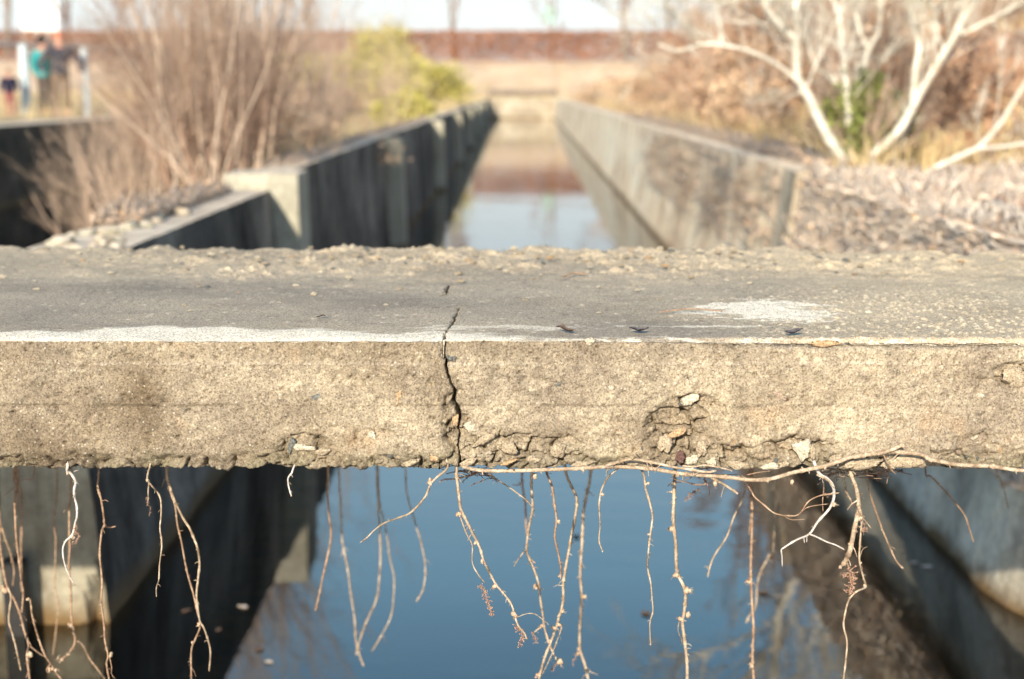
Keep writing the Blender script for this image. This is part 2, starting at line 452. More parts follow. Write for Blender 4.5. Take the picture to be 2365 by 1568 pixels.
    c *= (1 - 0.22 * np.exp(-((fz - jl) / 0.002) ** 2) * sstep(-0.1, 0.2, fbm(fx * 5, fx * 0 + 3, 51, 4)))[..., None]
    drip = sstep(0.12, 0.45, fbm(fx * 16, fz * 1.5, 111, 4)) * sstep(0.0, 0.16, fz + 0.08 * lo)
    c *= (1 - 0.20 * drip)[..., None]
    rust = sstep(0.25, 0.5, fbm(fx * 9 + 5, fz * 9, 112, 4))[..., None]
    c = c * (1 - 0.25 * rust) + np.array([0.42, 0.27, 0.15]) * 0.25 * rust
    alg = (sstep(0.045, 0.0, fz) * sstep(-0.2, 0.25, fbm(fx * 12, fz * 12, 113, 4)))[..., None]
    c = c * (1 - 0.45 * alg) + np.array([0.20, 0.19, 0.115]) * 0.45 * alg
    c *= (1 - 0.45 * ckd)[..., None]
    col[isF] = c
    # ---------- top face
    tx, ty = X[isT], YY[isT]
    dv = ty - YF
    rough = sstep(0.45, 1.0, dv + 0.25 * fbm(tx * 3, ty * 3, 201, 3)) * (0.35 + 0.65 * sstep(-1.25, -0.5, tx) * (1 - 0.5 * sstep(0.75, 1.3, tx)))
    rough = np.clip(rough + 0.25 * sstep(0.15, 0.45, fbm(tx * 2.2, ty * 4, 203, 3)), 0, 1)
    h = 0.004 * fbm(tx * 5, ty * 5, 210, 3) + 0.0012 * fbm(tx * 40, ty * 40, 214, 4, 0.65)
    h += 0.0006 * pnoise(tx * 220, ty * 180, 215)
    wx = tx + 0.02 * fbm(tx * 14, ty * 14, 216, 2); wy = ty + 0.02 * fbm(tx * 14, ty * 14 + 9, 217, 2)
    f1, f2, cid = worley(wx * 26, wy * 26, 220)
    g1, g2, gid = worley(wx * 55, wy * 55, 221)
    chunk = (cid > 0.45) * np.clip(0.6 - f1, 0, 1) * 0.034 * (cid - 0.2) + (gid > 0.5) * np.clip(0.5 - g1, 0, 1) * 0.016
    pits = np.clip(fbm(tx * 12, ty * 12, 224, 4), -1, 1)
    patch = sstep(-0.25, 0.3, fbm(tx * 6, ty * 7, 261, 3) + 0.25 * (rough - 0.6)); chunk = chunk * patch * 0.62
    h += rough * (chunk - 0.006 + 0.012 * pits)
    gr2 = sstep(0.15, 0.65, tx + 0.35 * fbm(tx * 4, ty * 6, 226, 3)) * (1 - sstep(0.35, 0.8, dv))
    f1, f2, cid2 = worley(wx * 85, wy * 60, 228)
    h += gr2 * ((cid2 > 0.5) * np.clip(0.5 - f1, 0, 1) * 0.007 - 0.001)
    ce = 0.0025 + 0.009 * sstep(0.0, 0.5, tx) + 0.0035 * fbm(tx * 25, tx * 0, 56, 3)
    h -= (1 - sstep(0.0, 0.028, dv)) ** 2 * ce * 0.9
    # lip chip near the left
    # back arris, broken
    bk = sstep(0.10, 0.0, (YF + 1.30) - ty)
    h += bk * 0.016 * fbm(tx * 13, ty * 6, 230, 4)
    # crack on top
    tk = [(1024, 786), (1028, 770), (1034, 758), (1046, 745), (1050, 733), (1056, 722), (1060, 712), (1070, 707)]
    tw = [.0024, .0024, .0022, .0032, .0026, .0022, .0014, .0008]
    cp = [Q(u, v, 0.2) for u, v in tk]
    jit = 0.009 * fbm(ty * 38, ty * 0, 231, 4, 0.65)
    d, w = seg_dist(tx + jit, ty, cp, tw)
    ckt = sstep(1.15, 0.4, d / w)
    tk2 = [(1020, 684), (1030, 678), (1032, 668), (1042, 655)]
    d2, w2 = seg_dist(tx + jit, ty, [Q(u, v, 0.2) for u, v in tk2], [.002, .0035, .004, .002])
    ckt = np.maximum(ckt, sstep(1.1, 0.4, d2 / w2))
    h -= 0.03 * ckt
    z[isT] = 0.2 + h
    y[isT] = YY[isT] + bk * 0.028 * fbm(tx * 7, tx * 0, 235, 4) * 1.6 + (1 - sstep(0, 0.02, dv)) * (ce * 0.7)
    # slight skew of the back edge
    y[isT] -= 0.16 * sstep(0.3, 1.5, tx) * (dv / 1.3)
    lo = fbm(tx * 2.2, ty * 3.2, 240, 4); md = fbm(tx * 22, ty * 22, 244, 4, 0.6)
    c0 = np.array([0.275, 0.245, 0.208]); c1 = np.array([0.40, 0.345, 0.27]); c2 = np.array([0.21, 0.19, 0.17])
    k = np.clip(0.5 + lo * 1.1 + md * 0.35, 0, 1)[..., None]
    c = c2 + (c0 * 1.12 - c2) * k
    right = sstep(0.1, 0.8, tx + 0.3 * lo)[..., None]
    c = c * (1 - right * 0.75) + c1 * right * 0.75
    flake = rough * sstep(0.0, 0.010, chunk)
    c = c * (1 - 0.62 * flake[..., None]) + np.array([0.44, 0.39, 0.31]) * 0.62 * flake[..., None]
    far = sstep(0.5, 1.1, dv)[..., None] * 0.35
    c = c * (1 - far) + np.array([0.36, 0.31, 0.235]) * far
    pale2 = (sstep(0.02, 0.06, dv) * gr2 * (cid2 > 0.66) * sstep(0.36, 0.2, f1))[..., None] * 0.6
    c = c * (1 - pale2) + np.array([0.66, 0.60, 0.47]) * pale2
    c = c * np.array([1.62, 1.54, 1.36])
    fl, _, fid = worley(tx * 60, ty * 42, 262); c = c * (1 + sstep(.34, .2, fl) * (0.5 * (fid > 0.93) - 0.3 * (fid < 0.05)))[..., None]
    damp = sstep(0.0, 0.4, fbm(tx * 3.1, ty * 5, 263, 5, 0.6))[..., None]; c = c * (1 - 0.16 * damp)
    # chalky crust: the streak along the front edge and the splash on the right
    n1 = fbm(tx * 7, ty * 20, 250, 5, 0.62); n2 = fbm(tx * 26, ty * 60, 255, 4, 0.65)
    width = 0.070 + 0.060 * fbm(tx * 4.5, tx * 0, 258, 3) + 0.035 * np.exp(-((tx + 0.5) / 0.14) ** 2)
    width = width * (1 - sstep(-0.10, 0.06, tx)) + 0.010 * sstep(-0.1, 0, tx) * (1 - sstep(0.05, 0.3, tx))
    crust = sstep(0.022, -0.014, dv - width + 0.034 * n1 + 0.034 * n2)
    crust *= 1 - 0.9 * sstep(-0.1, 0.12, tx) * (n2 > -0.08)
    r = np.hypot((tx - 0.435) / 0.105, (dv - 0.30) / 0.10) + 1.25 * n1 + 0.9 * n2
    r2 = np.hypot((tx - 0.30) / 0.15, (dv - 0.125) / 0.012) + 1.1 * n1 + 0.6 * n2
    r3 = np.hypot((tx + 0.02) / 0.17, (dv - 0.11) / 0.03) + 1.1 * n1 + 1.0 * n2
    splash = np.maximum(np.maximum(sstep(1.0, 0.75, r), 0.7 * sstep(0.9, 0.6, r2)), 0.55 * sstep(0.8, 0.5, r3))
    wh = np.clip(np.maximum(crust, splash), 0, 1)[..., None]
    c = c * (1 - wh) + np.array([0.92, 0.84, 0.68]) * wh * (1 + 0.12 * md[..., None])
    c *= (1 - 0.5 * ckt)[..., None]
    col[isT] = np.clip(c, 0, 0.95)
    # ---------- underside and back
    ux, uy = X[isU], YY[isU]
    z[isU] = 0.006 * fbm(ux * 12, uy * 12, 301, 4) + 0.006 * fbm(ux * 50, uy * 50, 302, 3)
    col[isU] = (0.26, 0.22, 0.17)
    col[isB] = (0.33, 0.29, 0.23)
    y[isB] = y[np.where(isT)[0][-1]][None, :]
    # ragged lower edge: first rows of the face and last rows underneath move together
    rag = 0.010 * fbm(xs * 28, xs * 0, 310, 4, 0.65) + 0.005 * fbm(xs * 7, xs * 0, 312, 3) - 0.002
    n3 = np.where(isF)[0][:14]
    for i, r_ in enumerate(n3): z[r_] += rag * (1 - i / 14) ** 1.3
    for i, r_ in enumerate(np.where(isU)[0][-10:][::-1]): z[r_] += rag * (1 - i / 10)
    V = np.stack([x, y, z], -1).reshape(-1, 3)
    nc = len(xs)
    f = grid_faces(NR, nc)
    o = mesh_np('concrete_slab', V, f, MAT_SLAB, True, col=col.reshape(-1, 3))
    tag(o, 'cracked thick concrete slab spanning the channel, pale crust along its top edge', 'slab')
    return o
slab = build_slab()

# stones set in the slab
STONE_C = {'grey': (0.17, 0.18, 0.17), 'tan': (0.42, 0.35, 0.25), 'pale': (0.58, 0.52, 0.40), 'ochre': (0.50, 0.35, 0.21), 'pink': (0.42, 0.32, 0.25), 'red': (0.14, 0.08, 0.07)}
def stone(u, v, wu, hv, kind, rot=0.0, depth=0.5, out=0.003, seed=1, name='pebble'):
    x, z = FXZ(u, v)
    a = wu / FPX * 2.17; b = hv / FPX * 2.17
    a *= 0.92; b *= 0.92
    vv, ff = lump((a, max(0.003, min(a, b) * depth * 0.8), b), seed, ICO3, 0.55, 1.5)
    bx = np.random.default_rng(seed)
    for q in range(9):
        nn = bx.normal(0, 1, 3) * np.array([1 / a, 1.2 / max(0.003, min(a, b) * depth), 1 / b]); nn /= np.linalg.norm(nn); lim = bx.uniform(.62, .85) * np.max(vv @ nn); dd = vv @ nn; vv = vv - np.maximum(dd - lim, 0)[:, None] * nn
    c, s = math.cos(-rot), math.sin(-rot)
    R = np.array([[c, 0, -s], [0, 1, 0], [s, 0, c]])
    vv = vv @ R.T
    return mesh_np(name, vv, ff, MAT_SLAB, True, slab, (x, YF - out + 0.0015, z), col=np.tile(np.array(STONE_C[kind]), (len(vv), 1)))
stones = [
    (728, 917, 15, 13, 'grey', -0.5, .35, .0005), (921, 916, 9, 19, 'ochre', 0.25, .3, 0), (1042, 822, 10, 15, 'grey', 0, .3, 0), (1800, 912, 26, 10, 'pink', 0.5, .35, .0),
    (1363, 788, 14, 8, 'pale', 0.1, .8, .001), (1906, 794, 36, 9, 'ochre', 0, .5, .0), (1853, 1037, 26, 24, 'pale', 0.2, .5, .002), (1876, 1047, 7, 22, 'tan', 0, .8, .003),
    (1702, 1074, 30, 10, 'tan', 0.05, .9, .002), (1645, 1068, 14, 12, 'pale', 0, .8, .001), (1780, 1078, 24, 10, 'pale', -0.1, .8, .001), (1812, 1071, 14, 9, 'tan', -0.4, .8, .001),
    (1990, 1072, 48, 14, 'tan', -0.08, .6, .001), (2090, 1068, 52, 15, 'tan', -0.05, .5, .0), (1118, 1015, 30, 11, 'tan', -0.5, .6, .002), (1175, 1067, 26, 6, 'ochre', -0.3, .9, .003),
    (1288, 1040, 22, 20, 'tan', -0.6, .5, .0), (1176, 1035, 22, 18, 'tan', 0.2, .5, .0), (1001, 1057, 13, 10, 'ochre', 0, .7, .001), (1082, 1068, 24, 9, 'tan', -0.4, .8, .003),
    (1561, 1001, 26, 10, 'ochre', -0.4, .7, .001), (1570, 1056, 12, 17, 'red', 0, .7, .001), (1535, 1022, 18, 26, 'tan', 0.3, .5, .0), (1411, 897, 9, 12, 'pale', 0.2, .3, 0),
    (1422, 957, 11, 8, 'tan', 0, .5, .001), (1086, 985, 17, 12, 'pale', 0.4, .5, .0), (1053, 974, 10, 14, 'ochre', 0.1, .8, -.002), (858, 1005, 14, 9, 'pale', 0.5, .4, .001),
    (2345, 870, 36, 22, 'tan', 0.4, .35, .0), (1620, 1035, 15, 20, 'tan', 0.2, .6, .0), (1598, 1062, 18, 12, 'pale', 0.1, .6, .002), (1590, 925, 30, 13, 'pale', -0.5, .35, -.001),
    (1690, 990, 8, 6, 'pale', 0, .5, 0), (1742, 1008, 10, 7, 'pale', 0, .5, 0), (2050, 1075, 18, 9, 'tan', 0.2, .8, .002), (1230, 1060, 18, 9, 'tan', 0.2, .7, .002),
    (700, 1034, 26, 8, 'pale', 0.1, .5, .0), (672, 1030, 9, 20, 'grey', 0.3, .6, .0), (745, 1042, 20, 8, 'tan', -0.3, .6, .001), (950, 1068, 22, 8, 'tan', -0.3, .7, .002),
    (1930, 1060, 20, 12, 'tan', -0.4, .6, .0), (2215, 1075, 30, 8, 'tan', 0.1, .6, .001), (1345, 1072, 26, 8, 'tan', -0.1, .6, .001), (1460, 1066, 26, 9, 'tan', 0.1, .6, .001),
    (1585, 858, 7, 9, 'tan', 0, .4, 0), (2120, 862, 16, 6, 'ochre', 0.1, .3, 0), (2262, 914, 10, 8, 'pale', 0.2, .5, 0), (2035, 912, 16, 9, 'pale', 0, .4, 0), (1590, 873, 6, 5, 'grey', 0, .5, .001),
    (1290, 887, 10, 5, 'grey', -0.5, .6, .001), (1395, 888, 8, 11, 'pale', 0, .4, .0), (2250, 1010, 12, 4, 'pale', -0.6, .6, .001), (110, 872, 8, 6, 'grey', 0, .4, 0), (300, 1035, 7, 9, 'ochre', 0, .4, 0),
]
for i, s_ in enumerate(stones): stone(*s_, seed=40 + i)
# more aggregate showing at the face, alike pebbles sharing a few meshes
protos = []
for i in range(7):
    kind = ['tan', 'pale', 'grey', 'ochre', 'pink', 'tan', 'pale'][i]
    vv, ff = lump((1, 0.5, 0.75), 300 + i, ICO1, 0.3, 1.7)
    protos.append(mesh_np('pebble', vv, ff, MAT_SLAB, False, link=False, col=np.tile(np.array(STONE_C[kind]), (len(vv), 1))))
for i in range(95):
    o = protos[int(rng.integers(0, 7))].copy(); COL.objects.link(o); o.parent = slab
    u = rng.uniform(20, 2345); low = rng.random() < 0.45
    v = rng.uniform(1035, 1078) if low else rng.uniform(800, 1035)
    if low: u = rng.uniform(850, 2340)
    x, z = FXZ(u, v); s_ = rng.uniform(0.0016, 0.0042) * (1.35 if low else 1)
    o.location = (x, YF + 0.0014, z); o.scale = (s_, s_, s_); o.rotation_euler = (0, rng.uniform(0, 6.28), 0)
# loose flakes and crumbs lying fast in the worn rear half of the top
for i in range(285):
    o = protos[[0, 1, 5, 6, 0, 1, 3, 2][int(rng.integers(0, 8))]].copy(); COL.objects.link(o); o.parent = slab
    o.name = 'stone_chip'
    d = 1.28 - abs(rng.normal(0, 0.30))
    if d < 0.25 or i % 3 == 0: d = rng.uniform(0.2, 1.25)
    x = rng.normal(0.05, 0.55) if rng.random() < 0.8 else rng.uniform(-1.1, 1.2)
    s_ = rng.uniform(0.002, 0.010) * (0.45 + 0.55 * d)
    o.location = (x, YF + d, 0.2 + 0.001); o.scale = (s_, s_ * rng.uniform(1.2, 2), s_ * rng.uniform(.4, .8)); o.rotation_euler = (0, 0, rng.uniform(-.6, .6))
# ------------------------------------------------------------------ hanging creeper shoots
OFF = {'A': 0.0, 'B': 597.1, 'C': 1178.9, 'D': 1766.8}
def W(c, pts):
    return [(OFF[c] + x * 0.3261, 1056.4 + y * 0.3261) for x, y in pts]

def shoot_geom(uv, r0, r1, d0, d1, up=False, seed=0, sides=8, node_every=0.035):
    """centre line through picture positions at real distances d0..d1"""
    n = len(uv); g = np.random.default_rng(seed)
    pts = [P(u, v, d0 + (d1 - d0) * (i / max(1, n - 1)) + (g.normal(0, 0.006) if 0 < i < n - 1 else 0)) for i, (u, v) in enumerate(uv)]
    if up:
        x, y, z = pts[0]
        if z < 0.004: pts.insert(0, (x + g.normal(0, .006), y + 0.01, 0.012))
    c = catmull(pts, 6)
    s = np.concatenate([[0], np.cumsum(np.linalg.norm(np.diff(c, axis=0), axis=1))])
    L = s[-1]; m = max(10, int(L / 0.0035))
    t = np.linspace(0, L, m)
    c = np.stack([np.interp(t, s, c[:, k]) for k in range(3)], -1)
    k = 0.88 / FPX * (d0 + d1) / 2 * 1.03 * 0.3261
    r = (r0 + (r1 - r0) * t / L) * k
    wob = 0.10 * pnoise(t * 160, t * 0 + seed, 3) + 0.08 * pnoise(t * 420, t * 0, 5)
    ph = g.uniform(0, node_every)
    node = np.exp(-(((t + ph) % node_every - node_every / 2) / 0.0022) ** 2)
    kink = np.cumsum(g.normal(0, 1, m)); kink = np.convolve(kink - np.linspace(0, kink[-1], m), np.ones(5) / 5, 'same')
    c[:, 0] += np.clip(kink, -14, 14) * 0.00017 * np.sin(np.pi * t / L)
    r = r * (1 + wob + 0.55 * node * (0.5 + 0.5 * np.sin(t * 97 + seed)))
    r[-1] *= 0.35; r[0] *= 0.9
    v, f, _ = tubes(c[None], r[None], sides, close=False)
    spur = []
    for q in range(int(L / 0.016)):
        i = int(g.integers(2, m - 2)); dd = g.normal(0, 1, 3); dd[2] -= .3; dd /= np.linalg.norm(dd); ln = g.uniform(.6, 1.8) * r[i] + (g.uniform(0.001, 0.005) if g.random() < .8 else g.uniform(.006, .014)) * (g.random() < .45)
        spur.append([c[i], c[i] + dd * (r[i] * .6 + ln * .6), c[i] + dd * (r[i] + ln) + np.array([0, 0, -.3 * ln])])
    v += (g.normal(0, 0.035, (len(v), 1)) * r.repeat(sides)[:, None] * (v - c.repeat(sides, 0)) / r.repeat(sides)[:, None])
    tip = np.array([list(range((m - 1) * sides, m * sides))])
    if spur:
        sp = np.array(spur); sv, sf, sc_ = tubes(sp, np.tile(np.array([.6, .42, .3]), (len(sp), 1)) * float(np.mean(r)) * .75, 4, ref=(.3, 1, .4), close=False)
        f = np.vstack([f, sf + len(v)]); v = np.vstack([v, sv])
    return v, [f, tip], c

def bud_mesh(parent, p, size, direction, seed, mat=None, tufts=True):
    """a knobby cluster of two to four scaly buds"""
    g = np.random.default_rng(seed)
    vs, fs = [], []; off = 0
    dr = np.array(direction, float); dr /= np.linalg.norm(dr) + 1e-9
    for i in range(int(g.integers(3, 5))):
        r = size * g.uniform(0.38, 0.62) * (1 if i else 1.15)
        v, f = lump((r, r, r * g.uniform(1, 1.4)), seed + i, ICO2, 0.28, 2.2)
        c = dr * size * (0.45 + 0.5 * (i > 0)) * g.uniform(0.4, 1.1) + g.normal(0, size * 0.28, 3)
        vs.append(v + c); fs.append(f + off); off += len(v)
    if tufts:
        n = int(g.integers(2, 6)); a = []
        for i in range(n):
            d = dr + g.normal(0, .6, 3); d /= np.linalg.norm(d)
            a.append([dr * size * .6, dr * size * .6 + d * size * .7, dr * size * .6 + d * size * g.uniform(1.0, 1.6) + np.array([0, 0, -size * .3])])
        tv, tf, tc = tubes(np.array(a), np.full((n, 3), size * 0.07), 3)
        vs.append(tv); fs = [np.concatenate(fs)]
        return mesh_np('bud', np.concatenate(vs), [tf + off, fs[0], tc + off], mat or MAT_BUD, True, parent, tuple(p))
    return mesh_np('bud', np.concatenate(vs), np.concatenate(fs), mat or MAT_BUD, True, parent, tuple(p))

def cluster_mesh(parent, c, uv, d, size, seed):
    """dried red flower stalk: many tiny forking stalks with beads along a line"""
    g = np.random.default_rng(seed)
    line = catmull([P(u, v, d) for u, v in W(c, uv)], 5)
    a, b = [], []
    for p in line:
        for k in range(3):
            dd = g.normal(0, 1, 3) + np.array([0, 0, -.6]); dd /= np.linalg.norm(dd); L = size * g.uniform(.5, 1.2)
            a.append([p, p + dd * L * .5 + g.normal(0, size * .1, 3), p + dd * L]); b.append(p + dd * L)
    v, f, cp = tubes(np.array(a), np.full((len(a), 3), size * 0.075), 3)
    lv, lf, lc = tubes(line[None], np.full((1, len(line)), size * 0.11), 3)
    parts = [(v, f, cp), (lv, lf, lc)]
    vs, fs = join_parts(parts); off = len(vs)
    bv, bf = ICO1
    extra = []; ef = []
    for p in b:
        extra.append(bv * size * g.uniform(.10, .2) + p); ef.append(bf + off); off += len(bv)
    vs = np.concatenate([vs] + extra); fs = [fs[0], np.concatenate([fs[1]] + ef)]
    return mesh_np('flower_stalk', vs, fs, MAT_BUD_RED, True, parent)

GROUP = 'bare creeper shoots hanging from the slab'
def shoot(label, c, uv, r=(9, 6), d=2.12, d1=None, up=True, mat=None, buds=(), branches=(), stalks=(), seed=0, cat='vine', name='creeper_shoot'):
    d1 = d if d1 is None else d1
    mat = mat or MAT_VINE
    v, f, line = shoot_geom(W(c, uv), r[0], r[1], d, d1, up, seed)
    base = line[0].copy()
    o = mesh_np(name, v - base, f, mat, True, None, tuple(base))
    tag(o, label, cat, GROUP)
    for i, (cc, buv, br) in enumerate(branches):
        bv, bf, bl = shoot_geom(W(cc, buv), br, br * 0.65, (d + d1) / 2, (d + d1) / 2 + 0.005 * (i + 1), False, seed * 7 + i, 6)
        mesh_np('side_shoot', bv - base, bf, mat, True, o)
    for i, (cc, x, y, s_, dx, dz) in enumerate(buds):
        u, w = W(cc, [(x, y)])[0]
        # distance of the stem where it passes the bud
        k = np.argmin([abs(P(u, w, q[1])[0] - q[0]) + abs(P(u, w, q[1])[2] - q[2]) for q in line])
        tr = np.array(P(u, w, line[k][1] - 0.001)); k = np.argmin(np.linalg.norm(line - tr, axis=1)); q_ = line[k]; sz = s_ * 0.3261 / FPX * q_[1] * 0.92
        dv_ = tr - q_; dl = np.linalg.norm(dv_) + 1e-6; dv_ = dv_ / dl * min(dl, sz * .9)
        bud_mesh(o, q_ + dv_ * .45 - base, sz, dv_ / sz * 2 + np.array([dx, -0.2, dz]) * .6, seed * 11 + i)
    for i, (cc, suv, s_) in enumerate(stalks):
        q = cluster_mesh(o, cc, suv, d, s_ * 0.3261 / FPX * d, seed * 5 + i)
        q.location = tuple(-base)
    return o

S = shoot
S('grey peeling shoot hanging in front of the shaded pier, ending in a curled loop', 'A', [(480, 60), (475, 95), (505, 115), (538, 175), (525, 225), (532, 290), (546, 350), (545, 420), (530, 470), (522, 520), (500, 560), (465, 592), (445, 650), (455, 740), (490, 840), (525, 892)],
  (13, 5), 2.12, mat=MAT_VINE_GREY, buds=[('A', 478, 118, 16, -1, 0), ('A', 535, 480, 15, 0, -1), ('A', 540, 590, 17, .3, -1)], branches=[('A', [(535, 165), (548, 178), (560, 198)], 7), ('A', [(525, 98), (550, 92), (578, 84)], 3)], stalks=[('A', [(540, 470), (530, 520), (555, 560), (500, 630)], 24)], seed=1)
S('straight russet shoot with a short twig bent sideways, before the sunlit pier foot', 'A', [(700, 90), (692, 200), (715, 300), (735, 440), (738, 480), (720, 520), (708, 620), (705, 700), (718, 800), (722, 900), (716, 1010), (725, 1100), (738, 1200), (742, 1290), (765, 1400), (755, 1460), (775, 1580)],
  (9, 8), 2.36, mat=MAT_VINE_RED, buds=[('A', 780, 1400, 22, 1, 0), ('A', 702, 1040, 8, -1, 0)], branches=[('A', [(738, 478), (770, 495), (822, 487)], 8), ('A', [(778, 1420), (792, 1490), (790, 1530), (820, 1568)], 5)], seed=2)
S('thin shoot left of the forked pair, starting from a knotty stub', 'A', [(1060, 70), (1042, 150), (1072, 200), (1110, 240), (1137, 300), (1138, 400), (1130, 500), (1146, 620), (1130, 760), (1125, 860), (1108, 920), (1108, 985)],
  (8, 5), 2.12, buds=[('A', 1050, 160, 20, -.5, -.3)], branches=[('A', [(1055, 170), (1050, 240), (1050, 290), (1042, 340)], 7)], stalks=[('A', [(1045, 280), (1042, 330)], 16), ('A', [(1065, 350), (1058, 405)], 12)], seed=3)
S('long bowed shoot, right one of the forked pair over the dark water', 'A', [(1185, 90), (1208, 205), (1238, 300), (1300, 430), (1350, 510), (1400, 630), (1420, 740), (1410, 840), (1395, 970), (1405, 1080), (1418, 1165), (1440, 1200), (1470, 1280), (1490, 1380), (1480, 1515)],
  (12, 7), 2.41, buds=[('A', 1238, 312, 14, 0, 0), ('A', 1412, 1180, 20, -.5, -.3)], seed=4)
S('thin straight shoot, left one of the forked pair over the dark water', 'A', [(1180, 90), (1205, 220), (1242, 330), (1260, 480), (1290, 600), (1330, 800), (1370, 940), (1400, 1080), (1422, 1190), (1388, 1280), (1355, 1370), (1355, 1580)],
  (8, 7), 2.425, mat=MAT_VINE_RED, buds=[('A', 1365, 1310, 13, -1, 0)], seed=5)
S('orange-brown shoot crossing the bottom left corner with two fat knots', 'A', [(-5, 200), (0, 370), (8, 600), (38, 820), (60, 920), (110, 1010), (150, 1110), (175, 1220), (205, 1330), (192, 1400), (212, 1580)],
  (11, 9), 2.82, 2.5, mat=MAT_VINE_RED, buds=[('A', 40, 925, 34, -1, 0), ('A', 196, 1385, 32, 0, -1)], branches=[('A', [(205, 1330), (270, 1380), (318, 1412)], 6), ('A', [(200, 1400), (205, 1500), (185, 1560)], 7)], seed=6)
S('russet shoot near the left edge that starts in shade', 'A', [(110, 80), (125, 180), (108, 300), (110, 430), (118, 600), (135, 720), (150, 860), (165, 960), (155, 1100)], (10, 8), 2.63, mat=MAT_VINE_RED, seed=7)
S('slanting blurred shoot at the left edge, behind the orange-brown one', 'A', [(0, 430), (15, 500), (45, 600), (78, 690), (100, 800), (90, 910)], (8, 6), 2.95, mat=MAT_VINE_RED, seed=8, up=True)
S('blurred shoot with a soft bend right of the leftmost cluster', 'A', [(130, 90), (150, 240), (156, 470), (150, 600), (152, 860), (160, 960)], (9, 7), 3.15, mat=MAT_VINE_RED, seed=9)
S('short twisted shoot at the bottom left, below the fat knot', 'A', [(60, 930), (78, 990), (65, 1150), (100, 1280), (130, 1420), (148, 1508)], (9, 7), 2.55, seed=10, up=False)
S('faint thin shoot in front of the palest pier stone', 'A', [(405, 90), (385, 460), (395, 600), (388, 930), (412, 1010), (405, 1150), (375, 1400)], (7, 5), 3.17, mat=MAT_VINE_RED, buds=[('A', 380, 945, 10, -1, 0)], seed=11)
S('jointed shoot running past the grey loop and forking over brown water', 'A', [(500, 90), (488, 350), (490, 500), (492, 640), (485, 760), (500, 960), (505, 1130), (520, 1220), (532, 1300), (500, 1370), (440, 1430)],
  (9, 9), 2.77, mat=MAT_VINE_RED, buds=[('A', 490, 1190, 20, -1, 0), ('A', 430, 1425, 24, -1, -.3), ('A', 490, 1385, 15, -1, 0)], branches=[('A', [(532, 1290), (585, 1325), (640, 1430), (700, 1510), (750, 1575)], 8)], seed=12)
S('red-brown shoot in the bottom left with a tufted end', 'A', [(215, 1000), (222, 1060), (235, 1150), (270, 1270), (320, 1400), (360, 1460), (395, 1520), (440, 1575)], (8, 8), 2.5, mat=MAT_VINE_RED, buds=[('A', 350, 1500, 24, 0, -1), ('A', 400, 1500, 18, .5, -1), ('A', 185, 1000, 18, 1, 0)], branches=[('A', [(360, 1460), (330, 1500), (345, 1530)], 6)], seed=13, up=False)
S('dark bare twig slanting in the shade under the left end of the slab', 'A', [(240, 85), (160, 160), (90, 220), (28, 272)], (5, 4), 2.75, mat=MAT_TWIG, seed=14)
S('dark shoot hanging straight in shade at the far left', 'A', [(100, 60), (103, 160), (125, 240), (122, 330), (95, 430)], (9, 7), 3.0, mat=MAT_TWIG, seed=15)
S('tiny pale hooked shoot alone under the slab left of centre', 'B', [(245, 80), (236, 110), (209, 145), (212, 200), (232, 272)], (8, 6), 2.12, buds=[('B', 232, 268, 8, 0, -1)], seed=16, mat=MAT_VINE_GREY)
S('lone pinkish shoot curving left in front of the dark reflection edge', 'B', [(500, 90), (495, 250), (502, 390), (515, 540), (495, 680), (460, 830), (430, 970), (400, 1088)], (10, 8), 2.85, mat=MAT_VINE_RED, seed=17)
S('blurred shoot running down over blue water beside the dark reflection', 'B', [(570, 90), (580, 280), (590, 500), (602, 640), (630, 780), (655, 960), (680, 1140), (690, 1300), (715, 1400), (745, 1480)], (8, 7), 3.36, mat=MAT_VINE, seed=18)
S('blurred shoot bending left, with a swollen middle, over blue water', 'B', [(835, 75), (845, 300), (856, 500), (862, 700), (850, 880), (832, 1010), (760, 1170), (705, 1330), (690, 1400)], (9, 7), 3.38, 3.3, mat=MAT_VINE, buds=[('B', 835, 1000, 12, 0, 0)], seed=19)
S('faint blurred shoot sweeping down to the left, second of the blurred pair', 'B', [(850, 200), (875, 400), (905, 520), (930, 700), (960, 850), (955, 1000), (935, 1130), (870, 1260), (800, 1375)], (6.5, 5.5), 3.39, 3.34, mat=MAT_VINE, seed=20)
S('blurred shoot curving like a sickle just left of the crack', 'B', [(1035, 80), (1052, 280), (1085, 390), (1120, 500), (1155, 620), (1180, 780), (1165, 930), (1115, 1022)], (6.5, 6), 3.2, mat=MAT_VINE, seed=21)
S('slender shoot reaching out far to the left from under the crack', 'B', [(1335, 75), (1262, 140), (1217, 190), (1182, 275), (1082, 388), (990, 425), (892, 462), (822, 512), (770, 565), (718, 602)], (10, 5), 2.12, buds=[('B', 1213, 175, 22, -.4, .3), ('B', 768, 565, 7, 0, 0)], seed=22)
S('stout shoot hanging straight below the crack and slanting right', 'B', [(1402, 70), (1410, 200), (1425, 340), (1440, 390), (1490, 490), (1552, 610), (1587, 720), (1640, 820), (1682, 900), (1740, 970), (1790, 1040), (1812, 1110), (1838, 1190), (1880, 1240), (1900, 1290)],
  (14, 7), 2.16, buds=[('B', 1392, 410, 26, -1, -.2), ('B', 1585, 730, 20, 0, -1), ('B', 1655, 925, 26, -1, 0), ('B', 1810, 1110, 24, 0, -1), ('B', 1510, 615, 16, 0, -1)],
  branches=[('B', [(1425, 410), (1470, 540), (1510, 620), (1510, 740), (1555, 830), (1605, 890)], 7), ('B', [(1830, 1130), (1900, 1105), (1960, 1110), (2030, 1165)], 4)],
  stalks=[('B', [(1570, 900), (1600, 950), (1620, 1010), (1640, 1060), (1655, 1110)], 30), ('C', [(50, 1200), (90, 1250), (60, 1330)], 34)], seed=23)
